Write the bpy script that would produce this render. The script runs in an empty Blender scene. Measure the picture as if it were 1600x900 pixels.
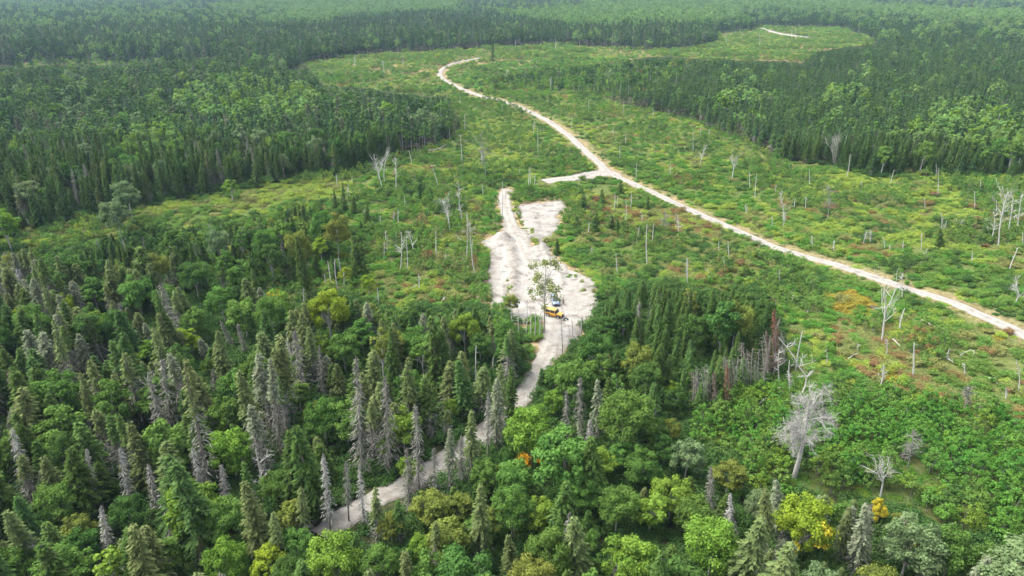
import bpy, math, random
import numpy as np
from mathutils import Vector

# ------------------------------------------------------------------ camera, sky, sun, exposure
S = bpy.context.scene
COL = S.collection
CAMZ = 75.0
HAZE_DENS = 0.00007
PITCH = math.radians(25.0)
F = 1067.0                       # focal length in pixels of the 1600 wide photograph
cam = bpy.data.cameras.new("camera")
cam.sensor_width = 36.0
cam.lens = 36.0 * F / 1600.0
cam.clip_start = 1.0
cam.clip_end = 20000.0
camo = bpy.data.objects.new("camera", cam)
COL.objects.link(camo)
camo.location = (0, 0, CAMZ)
camo.rotation_euler = (math.pi / 2 - PITCH, 0, 0)
S.camera = camo

SUN_EL, SUN_AZ = math.radians(56), math.radians(-70)     # azimuth measured from +Y towards +X
w = bpy.data.worlds.new("World")
S.world = w
w.use_nodes = True
nt = w.node_tree
nt.nodes.clear()
sky = nt.nodes.new("ShaderNodeTexSky")
sky.sky_type = 'NISHITA'
sky.sun_disc = False
sky.sun_elevation = SUN_EL
sky.sun_rotation = SUN_AZ
sky.air_density = 1.0
sky.dust_density = 4.0
sky.ozone_density = 1.0
hs = nt.nodes.new("ShaderNodeHueSaturation")
hs.inputs['Saturation'].default_value = 0.35
bg = nt.nodes.new("ShaderNodeBackground")
bg.inputs['Strength'].default_value = 0.15
wo = nt.nodes.new("ShaderNodeOutputWorld")
nt.links.new(sky.outputs[0], hs.inputs['Color'])
nt.links.new(hs.outputs[0], bg.inputs['Color'])
nt.links.new(bg.outputs[0], wo.inputs['Surface'])

sl = bpy.data.lights.new("sun", 'SUN')
sl.energy = 1.2
sl.angle = math.radians(50)
sl.color = (1.0, 0.96, 0.9)
so = bpy.data.objects.new("sun", sl)
COL.objects.link(so)
sd = Vector((math.cos(SUN_EL) * math.sin(SUN_AZ), math.cos(SUN_EL) * math.cos(SUN_AZ), math.sin(SUN_EL)))
so.rotation_euler = sd.to_track_quat('Z', 'Y').to_euler()

S.view_settings.view_transform = 'Standard'
S.view_settings.look = 'None'
S.view_settings.exposure = 1.9
S.view_settings.gamma = 1.0
S.view_settings.use_curve_mapping = False
S.render.engine = 'CYCLES'
cy = S.cycles
cy.max_bounces = 4
cy.diffuse_bounces = 2
cy.glossy_bounces = 1
cy.transmission_bounces = 2
cy.transparent_max_bounces = 4
cy.volume_bounces = 0
cy.caustics_reflective = False
cy.caustics_refractive = False
cy.use_denoising = True
cy.denoiser = 'OPENIMAGEDENOISE'
cy.denoising_input_passes = 'RGB_ALBEDO_NORMAL'
cy.denoising_prefilter = 'ACCURATE'
cy.use_adaptive_sampling = False

# ------------------------------------------------------------------ noise, terrain, projection
rng = np.random.default_rng(11)
np.random.seed(3)
random.seed(5)


def _hash(ix, iy, seed):
    n = (ix.astype(np.int64) * 374761393 + iy.astype(np.int64) * 668265263 + seed * 1442695041) & 0x7fffffff
    n = ((n ^ (n >> 13)) * 1274126177) & 0x7fffffff
    n = n ^ (n >> 16)
    return (n & 0xffff) / 65535.0


def vnoise(x, y, scale, seed=0):
    x = np.asarray(x, float) / scale + 1000
    y = np.asarray(y, float) / scale + 1000
    ix, iy = np.floor(x), np.floor(y)
    fx, fy = x - ix, y - iy
    fx, fy = fx * fx * (3 - 2 * fx), fy * fy * (3 - 2 * fy)
    a, b = _hash(ix, iy, seed), _hash(ix + 1, iy, seed)
    c, d = _hash(ix, iy + 1, seed), _hash(ix + 1, iy + 1, seed)
    return (a * (1 - fx) + b * fx) * (1 - fy) + (c * (1 - fx) + d * fx) * fy


def sstep(a, b, x):
    t = np.clip((x - a) / (b - a), 0, 1)
    return t * t * (3 - 2 * t)


def hgt(x, y):
    x = np.asarray(x, float)
    y = np.asarray(y, float)
    r = (0.8 * np.sin(x / 31 + 1.3) * np.cos(y / 37) + 1.0 * np.sin(x / 57 - y / 71 + 0.5)) * sstep(60, 200, y) * (1 - 0.4 * sstep(500, 700, y))
    far = sstep(1300, 2600, y)
    r = r + far * (10 + 14 * np.sin(y / 260 + x / 900) + 10 * np.sin(x / 420 + 2))
    r = r + sstep(2600, 5500, y) * 70
    return r


CP, SP = math.cos(PITCH), math.sin(PITCH)


def proj(x, y, z):
    """world point -> photograph pixel"""
    dz = np.asarray(z, float) - CAMZ
    d = y * CP - dz * SP
    u = y * SP + dz * CP
    d = np.maximum(d, 1.0)
    return 800 + F * x / d, 450 - F * u / d, d


def U(px, py, dz=0.0):
    """photograph pixel -> the point dz above the terrain that it shows"""
    a = (px - 800) / F
    b = -(py - 450) / F
    dx, dy, dzz = a, CP + b * SP, -SP + b * CP
    z = dz
    for _ in range(14):
        t = (z - CAMZ) / dzz
        x, y = dx * t, dy * t
        z = float(hgt(x, y)) + dz
    return Vector((x, y, z))


def inpoly(px, py, poly):
    px = np.asarray(px, float)
    py = np.asarray(py, float)
    r = np.zeros(px.shape, bool)
    n = len(poly)
    for i in range(n):
        x1, y1 = poly[i]
        x2, y2 = poly[(i + 1) % n]
        if y1 == y2:
            continue
        c = ((y1 > py) != (y2 > py)) & (px < (x2 - x1) * (py - y1) / (y2 - y1) + x1)
        r ^= c
    return r


def segdist(x, y, pl):
    """distance to a world polyline, signed side (+ = left of travel)"""
    x = np.asarray(x, float)
    y = np.asarray(y, float)
    best = np.full(x.shape, 1e9)
    side = np.zeros(x.shape)
    for (ax, ay), (bx, by) in zip(pl[:-1], pl[1:]):
        vx, vy = bx - ax, by - ay
        L = vx * vx + vy * vy + 1e-9
        t = np.clip(((x - ax) * vx + (y - ay) * vy) / L, 0, 1)
        dx, dy = x - ax - t * vx, y - ay - t * vy
        d = np.hypot(dx, dy)
        m = d < best
        best = np.where(m, d, best)
        side = np.where(m, np.sign(vx * dy - vy * dx), side)
    return best, side


def catmull(P, n):
    P = [Vector(p) for p in P]
    P = [P[0] * 2 - P[1]] + P + [P[-1] * 2 - P[-2]]
    out = []
    for i in range(1, len(P) - 2):
        a, b, c, d = P[i - 1:i + 3]
        for k in range(n):
            t = k / n
            out.append(0.5 * ((2 * b) + (c - a) * t + (2 * a - 5 * b + 4 * c - d) * t * t + (3 * b - a - 3 * c + d) * t ** 3))
    out.append(P[-2])
    return out


# ------------------------------------------------------------------ zones of the land, drawn over the photograph
A, B1, B2, D, DH, E1, E2, E3, K, G, H, O = range(12)
Z = [
    (B1, [(-500, -60), (2100, -60), (2100, 71), (1375, 67), (1115, 60), (1062, 76), (987, 77), (890, 69), (790, 71), (700, 79), (612, 80), (525, 91), (437, 107), (340, 90), (188, 108), (-500, 130)]),
    (B2, [(-500, 45), (250, 45), (420, 48), (640, 25), (760, 20), (900, 45), (1120, 40), (1120, 78), (987, 80), (612, 82), (525, 91), (437, 107), (340, 90), (188, 100), (-500, 125)]),
    (D, [(785, 100), (860, 105), (1025, 86), (1112, 90), (1255, 97), (1277, 79), (1337, 71), (2100, 71), (2100, 300), (1600, 285), (1545, 276), (1466, 278), (1406, 269), (1367, 280), (1299, 262), (1224, 251), (1175, 228), (1131, 210), (1085, 187), (987, 165), (931, 152), (830, 140), (785, 139)]),
    (DH, [(1412, 225), (1430, 190), (1470, 168), (1530, 165), (1570, 185), (2100, 180), (2100, 235), (1560, 245), (1500, 235)]),
    (DH, [(1120, 170), (1135, 135), (1180, 128), (1195, 165)]),
    (DH, [(1280, 168), (1300, 142), (1345, 142), (1360, 165)]),
    (O, [(437, 107), (525, 91), (612, 82), (700, 80), (790, 72), (890, 70), (987, 78), (1062, 80), (1115, 70), (1120, 52), (1182, 47), (1187, 41), (1319, 45), (1375, 66), (1337, 72), (1277, 80), (1255, 98), (1112, 92), (1025, 88), (980, 95), (900, 103), (860, 110), (785, 128), (830, 140), (931, 152), (987, 165), (1085, 187), (1131, 210), (1175, 228), (1224, 251), (1299, 262), (1367, 280), (1406, 269), (1466, 278), (1545, 276), (2100, 300), (2100, 1100), (1100, 1100), (1095, 650), (1150, 625), (1208, 600), (1222, 560), (1216, 480), (1180, 452), (1100, 455), (1040, 442), (960, 450), (935, 478), (905, 530), (880, 560), (840, 600), (815, 570), (830, 540), (800, 500), (720, 480), (640, 492), (600, 482), (540, 462), (500, 452), (440, 480), (330, 400), (27, 390), (-500, 480), (-500, 450), (33, 372), (90, 353), (140, 338), (207, 330), (293, 308), (400, 293), (473, 280), (567, 268), (607, 248), (630, 240), (683, 230), (712, 214), (716, 190), (702, 152), (604, 141), (503, 132), (481, 109)]),
    (G, [(-500, 500), (30, 400), (110, 400), (160, 372), (205, 345), (330, 350), (400, 352), (470, 318), (560, 325), (568, 400), (555, 440), (430, 445), (330, 470), (-500, 560)]),
    (E1, [(-500, 440), (27, 405), (100, 430), (200, 435), (300, 432), (400, 468), (440, 495), (520, 470), (600, 490), (700, 487), (800, 508), (832, 560), (800, 640), (720, 720), (640, 775), (560, 830), (520, 1100), (-500, 1100)]),
    (E2, [(905, 560), (930, 490), (960, 452), (1040, 446), (1100, 456), (1180, 454), (1216, 482), (1222, 560), (1208, 598), (1150, 622), (1095, 650), (1050, 590), (1000, 545)]),
    (E3, [(520, 1100), (560, 830), (640, 775), (720, 720), (800, 640), (850, 575), (890, 560), (1000, 545), (1050, 590), (1095, 650), (1092, 690), (1180, 745), (1150, 775), (1160, 1100)]),
    (K, [(1150, 1100), (1150, 778), (1210, 772), (1310, 768), (1335, 778), (1390, 792), (1470, 815), (1600, 870), (2100, 1000), (2100, 1100)]),
    (H, [(1095, 650), (1150, 628), (1210, 620), (1300, 632), (1380, 620), (1470, 640), (1600, 665), (2100, 760), (2100, 1000), (1600, 870), (1470, 815), (1390, 792), (1335, 778), (1310, 768), (1210, 772), (1150, 775), (1180, 745), (1092, 690)]),
    (O, [(-200, 98), (60, 97), (200, 95), (340, 84), (350, 87), (210, 101), (60, 103), (-200, 106)]),
    (DH, [(270, 150), (380, 115), (470, 135), (520, 175), (430, 200), (300, 190)]),
    (DH, [(190, 215), (260, 205), (310, 235), (240, 260), (180, 250)]),
    (G, [(770, 118), (860, 108), (1000, 98), (1110, 98), (1000, 150), (931, 152), (830, 140), (770, 140)]),
]


def wob(px, py):
    k = np.clip(py / 450.0, 0.15, 1.5)
    dx = (vnoise(px, py, 24, 3) - 0.5) * 22 * k + (vnoise(px, py, 9, 4) - 0.5) * 9 * k
    dy = (vnoise(px, py, 24, 5) - 0.5) * 13 * k + (vnoise(px, py, 9, 6) - 0.5) * 6 * k
    return px + dx, py + dy


def zone(px, py):
    px, py = wob(np.asarray(px, float), np.asarray(py, float))
    r = np.zeros(px.shape, int)
    for c, poly in Z:
        r[inpoly(px, py, poly)] = c
    return r


# the roads and the sand pit
road_px = [(1700, 572), (1600, 523), (1540, 495), (1480, 470), (1420, 452), (1350, 428), (1300, 412), (1240, 396), (1200, 382), (1150, 360), (1100, 338), (1060, 320), (1020, 301), (980, 283), (950, 268), (935, 254), (915, 237), (895, 217), (875, 202), (858, 190), (840, 181), (820, 171), (795, 161), (772, 155), (750, 150), (728, 142), (709, 133), (696, 126), (688, 118), (690, 110), (700, 103), (714, 98), (735, 94), (748, 91)]
side_px = [(958, 268), (922, 273), (896, 278), (872, 281), (850, 284)]
far_px = [(1188, 44), (1200, 48), (1215, 52), (1240, 56), (1265, 59)]
track_px = [(793, 297), (788, 312), (793, 335), (805, 365), (820, 398), (838, 430), (858, 462), (868, 490), (864, 515), (860, 540), (846, 573), (824, 608), (795, 642), (765, 670), (730, 697), (690, 724), (640, 755), (590, 780), (552, 800), (526, 816), (500, 838)]
road_w = catmull([U(*p) for p in road_px], 6)
side_w = catmull([U(*p) for p in side_px], 6)
far_w = catmull([U(*p) for p in far_px], 6)
track_w = catmull([U(*p) for p in track_px], 6)
ROAD = [(p.x, p.y) for p in road_w]
SIDE = [(p.x, p.y) for p in side_w]
FARR = [(p.x, p.y) for p in far_w]
TRACK = [(p.x, p.y) for p in track_w]
pit_px = [(752, 377), (768, 371), (783, 365), (790, 352), (793, 340), (802, 338), (806, 348), (816, 362), (828, 378), (840, 392), (846, 388), (838, 376), (826, 362), (816, 350), (808, 334), (806, 321), (840, 317), (877, 314), (881, 322), (872, 336), (874, 354), (860, 368), (852, 380), (862, 396), (876, 408), (890, 420), (908, 430), (924, 436), (928, 455), (936, 476), (926, 492), (914, 502), (906, 522), (890, 545), (874, 560), (848, 545), (850, 520), (846, 503), (832, 496), (815, 503), (803, 492), (796, 478), (800, 462), (797, 440), (791, 450), (786, 474), (770, 478), (768, 455), (766, 430), (766, 400), (761, 386)]
PIT = [(p.x, p.y) for p in (U(*q) for q in pit_px)]

TRACK_HALF, ROAD_HALF = 1.8, 1.75


YV0, YV1 = U(838, 180).y, U(752, 150).y      # here bushes before the road veil it


def on_bare(x, y, m, veil=False):
    """on a road, on the track or in the pit, within the margin m"""
    a = segdist(x, y, ROAD)[0] < ROAD_HALF + m
    if veil:
        a &= ~((np.asarray(y) > YV0) & (np.asarray(y) < YV1))
    b = segdist(x, y, TRACK)[0] < TRACK_HALF + m
    c = segdist(x, y, SIDE)[0] < 3.0 + m
    e = segdist(x, y, FARR)[0] < 3 + m
    p = inpoly(x, y, PIT)
    if m > 0:
        p |= segdist(x, y, PIT + PIT[:1])[0] < m
    return a | b | c | p | e


def covers(x, y, h0, h, r):
    """would something of height h (crown from h0 up) and crown radius r stand before a road or the pit, as seen from the camera"""
    g = hgt(x, y)
    hit = np.zeros(np.shape(x), bool)
    for f in (h0, (h0 + h) / 2, h):
        k = CAMZ / np.maximum(CAMZ - (g + f - g * 0.0), 5)
        qx, qy = x * k, y * k
        rr = np.where(f == h, 0.0, r * 0.8) if np.isscalar(f) else r * 0.5
        hit |= on_bare(qx, qy, 0.0, True)
        hit |= on_bare(qx + r * 0.6, qy, 0.0, True) | on_bare(qx - r * 0.6, qy, 0.0, True)
    return hit


# ------------------------------------------------------------------ mesh building
def mat_new(name):
    m = bpy.data.materials.new(name)
    m.use_nodes = True
    t = m.node_tree
    t.nodes.clear()
    o = t.nodes.new("ShaderNodeOutputMaterial")
    return m, t, o


def plain(name, col, rough=0.6, metal=0.0, var=0.0, scale=3.0):
    m, t, o = mat_new(name)
    b = t.nodes.new("ShaderNodeBsdfPrincipled")
    b.inputs['Roughness'].default_value = rough
    b.inputs['Metallic'].default_value = metal
    b.inputs['Base Color'].default_value = (*col, 1)
    if var:
        n = t.nodes.new("ShaderNodeTexNoise")
        n.inputs['Scale'].default_value = scale
        n.inputs['Detail'].default_value = 4
        tc = t.nodes.new("ShaderNodeTexCoord")
        t.links.new(tc.outputs['Object'], n.inputs['Vector'])
        mx = t.nodes.new("ShaderNodeMix")
        mx.data_type = 'RGBA'
        mx.inputs[6].default_value = (*[c * (1 - var) for c in col], 1)
        mx.inputs[7].default_value = (*[min(1, c * (1 + var)) for c in col], 1)
        t.links.new(n.outputs['Fac'], mx.inputs[0])
        t.links.new(mx.outputs[2], b.inputs['Base Color'])
    t.links.new(b.outputs[0], o.inputs['Surface'])
    return m


def leafm(name, c1, c2, hv=0.02, vv=0.25, trans=0.3, sat=0.0):
    """foliage: each leaf clump lies between c1 and c2; whole plants differ a little, and so do parts of the wood"""
    m, t, o = mat_new(name)
    at = t.nodes.new("ShaderNodeAttribute")
    at.attribute_name = "t"
    mx = t.nodes.new("ShaderNodeMix")
    mx.data_type = 'RGBA'
    mx.inputs[6].default_value = (*c1, 1)
    mx.inputs[7].default_value = (*c2, 1)
    t.links.new(at.outputs['Fac'], mx.inputs[0])
    oi = t.nodes.new("ShaderNodeObjectInfo")
    n = t.nodes.new("ShaderNodeTexNoise")
    n.inputs['Scale'].default_value = 0.018
    n.inputs['Detail'].default_value = 2
    t.links.new(oi.outputs['Location'], n.inputs['Vector'])
    ad = t.nodes.new("ShaderNodeMath")
    ad.operation = 'ADD'
    t.links.new(oi.outputs['Random'], ad.inputs[0])
    t.links.new(n.outputs['Fac'], ad.inputs[1])
    mv = t.nodes.new("ShaderNodeMapRange")
    mv.inputs['From Min'].default_value = 0.1
    mv.inputs['From Max'].default_value = 1.9
    mv.inputs['To Min'].default_value = 1 - vv
    mv.inputs['To Max'].default_value = 1 + vv
    t.links.new(ad.outputs[0], mv.inputs['Value'])
    fr = t.nodes.new("ShaderNodeMath")
    fr.operation = 'MULTIPLY'
    fr.inputs[1].default_value = 7.31
    t.links.new(oi.outputs['Random'], fr.inputs[0])
    f2 = t.nodes.new("ShaderNodeMath")
    f2.operation = 'FRACT'
    t.links.new(fr.outputs[0], f2.inputs[0])
    mh = t.nodes.new("ShaderNodeMapRange")
    mh.inputs['To Min'].default_value = 0.5 - hv
    mh.inputs['To Max'].default_value = 0.5 + hv
    t.links.new(f2.outputs[0], mh.inputs['Value'])
    hs = t.nodes.new("ShaderNodeHueSaturation")
    t.links.new(mh.outputs[0], hs.inputs['Hue'])
    t.links.new(mv.outputs[0], hs.inputs['Value'])
    t.links.new(mx.outputs[2], hs.inputs['Color'])
    df = t.nodes.new("ShaderNodeBsdfDiffuse")
    tr = t.nodes.new("ShaderNodeBsdfTranslucent")
    t.links.new(hs.outputs[0], df.inputs['Color'])
    t.links.new(hs.outputs[0], tr.inputs['Color'])
    ms = t.nodes.new("ShaderNodeMixShader")
    ms.inputs[0].default_value = trans
    t.links.new(df.outputs[0], ms.inputs[1])
    t.links.new(tr.outputs[0], ms.inputs[2])
    t.links.new(ms.outputs[0], o.inputs['Surface'])
    return m


class MB:
    """collects faces, builds ONE mesh"""

    def __init__(s):
        s.V, s.Fc, s.n = [], [], 0      # Fc: (array of faces, t array, material index)

    def add(s, V, Fa, t=None, mi=0):
        V = np.asarray(V, float).reshape(-1, 3)
        Fa = np.asarray(Fa, int)
        s.V.append(V)
        s.Fc.append((Fa + s.n, np.random.rand(len(Fa)) if t is None else np.broadcast_to(t, (len(Fa),)), mi))
        s.n += len(V)

    def rhomb(s, c, u, v, t=None, mi=0):
        c, u, v = (np.asarray(a, float) for a in (c, u, v))
        n = len(c)
        V = np.stack([c - u, c - v, c + u, c + v], 1).reshape(-1, 3)
        s.add(V, np.arange(4 * n).reshape(n, 4), t, mi)

    def tri(s, a, b, c, t=None, mi=0):
        n = len(a)
        s.add(np.stack([a, b, c], 1).reshape(-1, 3), np.arange(3 * n).reshape(n, 3), t, mi)

    def tube(s, P, R, k=6, t=None, mi=0):
        P = [Vector(p) for p in P]
        V = []
        for i, p in enumerate(P):
            d = (P[min(i + 1, len(P) - 1)] - P[max(i - 1, 0)])
            d = d.normalized() if d.length > 1e-9 else Vector((0, 0, 1))
            a = d.orthogonal().normalized()
            b = d.cross(a)
            if i and abs(a.dot(pa)) < 0.99:
                a = (pa - d * pa.dot(d)).normalized()
                b = d.cross(a)
            pa = a
            for j in range(k):
                an = 2 * math.pi * j / k
                V.append(p + (a * math.cos(an) + b * math.sin(an)) * R[i])
        Fq = []
        for i in range(len(P) - 1):
            for j in range(k):
                Fq.append((i * k + j, i * k + (j + 1) % k, (i + 1) * k + (j + 1) % k, (i + 1) * k + j))
        s.add([tuple(v) for v in V], Fq, t, mi)

    def mesh(s, name, mats, smooth=False):
        V = np.concatenate(s.V)
        me = bpy.data.meshes.new(name)
        me.vertices.add(len(V))
        me.vertices.foreach_set("co", V.astype(np.float32).ravel())
        loops = np.concatenate([f.ravel() for f, _, _ in s.Fc])
        sizes = np.concatenate([np.full(len(f), f.shape[1]) for f, _, _ in s.Fc])
        starts = np.concatenate([[0], np.cumsum(sizes)[:-1]])
        me.loops.add(len(loops))
        me.loops.foreach_set("vertex_index", loops.astype(np.int32))
        me.polygons.add(len(sizes))
        me.polygons.foreach_set("loop_start", starts.astype(np.int32))
        me.polygons.foreach_set("material_index", np.concatenate([np.full(len(f), m) for f, _, m in s.Fc]).astype(np.int32))
        a = me.attributes.new("t", 'FLOAT', 'FACE')
        a.data.foreach_set("value", np.concatenate([t for _, t, _ in s.Fc]).astype(np.float32))
        me.update(calc_edges=True)
        for m in mats:
            me.materials.append(m)
        if smooth:
            me.polygons.foreach_set("use_smooth", np.ones(len(sizes), bool))
        return me


def rvec(n):
    v = rng.normal(size=(n, 3))
    return v / np.linalg.norm(v, axis=1, keepdims=True)


def unit(v):
    return v / np.maximum(np.linalg.norm(v, axis=1, keepdims=True), 1e-6)


def leaves(mb, c, nrm, size, t=None, mi=0, asp=1.0):
    n = len(c)
    a = unit(np.cross(nrm, rvec(n)))
    b = np.cross(nrm, a)
    sz = (size * rng.uniform(0.6, 1.3, n))[:, None]
    mb.rhomb(c, a * sz, b * sz * asp, t, mi)


def link(o, parent=None):
    COL.objects.link(o)
    if parent:
        o.parent = parent
    return o


def obj(name, me, parent=None, label=None, cat=None, group=None, kind=None):
    o = bpy.data.objects.new(name, me)
    link(o, parent)
    tag(o, label, cat, group, kind)
    return o


def tag(o, label=None, cat=None, group=None, kind=None):
    if label:
        o["label"] = label
    if cat:
        o["category"] = cat
    if group:
        o["group"] = group
    if kind:
        o["kind"] = kind


# ------------------------------------------------------------------ materials
M = {}
M['bark'] = plain('bark', (0.16, 0.135, 0.11), 0.9, var=0.35, scale=2)
M['palebark'] = plain('pale_bark', (0.34, 0.325, 0.30), 0.85, var=0.22, scale=1.5)
M['whitewood'] = plain('bleached_wood', (0.42, 0.405, 0.375), 0.8, var=0.15, scale=1.5)
M['greywood'] = plain('grey_wood', (0.215, 0.208, 0.18), 0.9, var=0.2, scale=1.5)
M['twig'] = leafm('dead_twigs', (0.105, 0.104, 0.085), (0.235, 0.232, 0.195), 0.0, 0.2, 0.0)
M['twigpale'] = leafm('bleached_twigs', (0.21, 0.208, 0.185), (0.37, 0.365, 0.33), 0.0, 0.12, 0.0)
M['twigbrown'] = leafm('brown_twigs', (0.11, 0.085, 0.07), (0.20, 0.155, 0.125), 0.01, 0.15, 0.0)
M['rust'] = leafm('rust_needles', (0.13, 0.06, 0.04), (0.22, 0.115, 0.075), 0.01, 0.12, 0.1)
# needles
M['sp_dark'] = leafm('needles_dark_green', (0.034, 0.064, 0.016), (0.078, 0.13, 0.031), 0.010, 0.25, 0.15)
M['sp_mid'] = leafm('needles_green', (0.045, 0.085, 0.022), (0.105, 0.17, 0.045), 0.012, 0.25, 0.15)
M['sp_olive'] = leafm('needles_olive', (0.072, 0.102, 0.034), (0.148, 0.185, 0.068), 0.012, 0.2, 0.15)
M['sp_grey'] = leafm('needles_lichen_grey', (0.10, 0.122, 0.07), (0.19, 0.212, 0.135), 0.01, 0.2, 0.1)
M['sp_blue'] = leafm('needles_blue_green', (0.034, 0.072, 0.021), (0.078, 0.143, 0.040), 0.008, 0.2, 0.15)
# broadleaf
M['bl_deep'] = leafm('leaves_deep_green', (0.036, 0.082, 0.02), (0.085, 0.165, 0.038), 0.012, 0.18, 0.3)
M['bl_mid'] = leafm('leaves_green', (0.058, 0.122, 0.026), (0.13, 0.235, 0.048), 0.014, 0.18, 0.3)
M['bl_bright'] = leafm('leaves_bright_green', (0.088, 0.165, 0.024), (0.19, 0.30, 0.045), 0.012, 0.15, 0.3)
M['bl_yellow'] = leafm('leaves_yellow_green', (0.11, 0.185, 0.02), (0.26, 0.345, 0.035), 0.012, 0.12, 0.3)
M['bl_grey'] = leafm('leaves_grey_green', (0.085, 0.14, 0.055), (0.18, 0.25, 0.11), 0.012, 0.15, 0.3)
M['bl_gold'] = leafm('leaves_gold', (0.31, 0.28, 0.025), (0.48, 0.44, 0.045), 0.01, 0.1, 0.3)
M['bl_orange'] = leafm('leaves_orange', (0.38, 0.17, 0.015), (0.60, 0.31, 0.03), 0.01, 0.1, 0.3)
M['far_dark'] = leafm('far_needles_dark', (0.03, 0.066, 0.024), (0.07, 0.135, 0.046), 0.012, 0.3, 0.2)
M['far_mid'] = leafm('far_needles_green', (0.048, 0.097, 0.027), (0.105, 0.18, 0.05), 0.012, 0.3, 0.2)
M['far_grey'] = leafm('far_needles_grey', (0.085, 0.105, 0.055), (0.16, 0.18, 0.105), 0.012, 0.2, 0.2)
M['bl_olive'] = leafm('leaves_olive', (0.09, 0.12, 0.025), (0.20, 0.24, 0.05), 0.012, 0.15, 0.3)
M['bl_far'] = leafm('leaves_pale_far', (0.10, 0.185, 0.05), (0.195, 0.32, 0.085), 0.012, 0.18, 0.3)
# shrubs and ground cover
M['sh_green'] = leafm('shrub_green', (0.078, 0.148, 0.03), (0.165, 0.285, 0.06), 0.015, 0.22, 0.3)
M['sh_fresh'] = leafm('shrub_fresh_green', (0.06, 0.15, 0.025), (0.135, 0.30, 0.05), 0.015, 0.2, 0.35)
M['sh_dark'] = leafm('shrub_dark_green', (0.042, 0.09, 0.024), (0.09, 0.17, 0.045), 0.012, 0.2, 0.3)
M['sh_lime'] = leafm('shrub_lime', (0.15, 0.22, 0.035), (0.29, 0.38, 0.07), 0.015, 0.18, 0.3)
M['sh_olive'] = leafm('shrub_olive', (0.14, 0.165, 0.05), (0.26, 0.28, 0.095), 0.015, 0.18, 0.3)
M['sh_rust'] = leafm('shrub_rust', (0.17, 0.12, 0.05), (0.27, 0.19, 0.08), 0.02, 0.15, 0.3)
M['sh_gold'] = leafm('shrub_gold', (0.22, 0.19, 0.03), (0.36, 0.30, 0.05), 0.012, 0.12, 0.3)


def nodes_noise(t, vec, scale, detail=4, rough=0.6):
    n = t.nodes.new("ShaderNodeTexNoise")
    n.inputs['Scale'].default_value = scale
    n.inputs['Detail'].default_value = detail
    n.inputs['Roughness'].default_value = rough
    t.links.new(vec, n.inputs['Vector'])
    return n


def ramp(t, fac, stops):
    r = t.nodes.new("ShaderNodeValToRGB")
    el = r.color_ramp.elements
    while len(el) > 1:
        el.remove(el[-1])
    el[0].position = stops[0][0]
    el[0].color = (*stops[0][1], 1)
    for p, c in stops[1:]:
        e = el.new(p)
        e.color = (*c, 1)
    t.links.new(fac, r.inputs['Fac'])
    return r


def mixc(t, fac, a, b):
    mx = t.nodes.new("ShaderNodeMix")
    mx.data_type = 'RGBA'
    for s_, i in ((a, 6), (b, 7)):
        if isinstance(s_, tuple):
            mx.inputs[i].default_value = (*s_, 1)
        else:
            t.links.new(s_, mx.inputs[i])
    if isinstance(fac, float):
        mx.inputs[0].default_value = fac
    else:
        t.links.new(fac, mx.inputs[0])
    return mx.outputs[2]


def ground_mat():
    m, t, o = mat_new('ground_cover')
    tc = t.nodes.new("ShaderNodeTexCoord").outputs['Object']
    at = t.nodes.new("ShaderNodeAttribute")
    at.attribute_name = "zonecol"
    sp = t.nodes.new("ShaderNodeSeparateColor")
    t.links.new(at.outputs['Color'], sp.inputs[0])
    n1 = nodes_noise(t, tc, 0.09, 5)
    n2 = nodes_noise(t, tc, 0.9, 4)
    base = ramp(t, n1.outputs['Fac'], [(0.3, (0.04, 0.065, 0.018)), (0.5, (0.08, 0.11, 0.03)), (0.62, (0.13, 0.135, 0.042)), (0.75, (0.16, 0.13, 0.06))]).outputs[0]
    fine = ramp(t, n2.outputs['Fac'], [(0.35, (0.035, 0.05, 0.02)), (0.5, (0.07, 0.10, 0.03)), (0.7, (0.15, 0.155, 0.065))]).outputs[0]
    c = mixc(t, 0.5, base, fine)
    brown = ramp(t, n2.outputs['Fac'], [(0.3, (0.11, 0.075, 0.045)), (0.5, (0.24, 0.175, 0.10)), (0.7, (0.34, 0.28, 0.17))]).outputs[0]
    c = mixc(t, sp.outputs[0], c, brown)
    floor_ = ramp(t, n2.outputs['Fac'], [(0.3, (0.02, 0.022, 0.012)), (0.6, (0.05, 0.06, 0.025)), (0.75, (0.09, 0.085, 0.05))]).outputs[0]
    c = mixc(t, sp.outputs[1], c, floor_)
    b = t.nodes.new("ShaderNodeBsdfDiffuse")
    t.links.new(c, b.inputs['Color'])
    t.links.new(b.outputs[0], o.inputs['Surface'])
    return m


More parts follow.
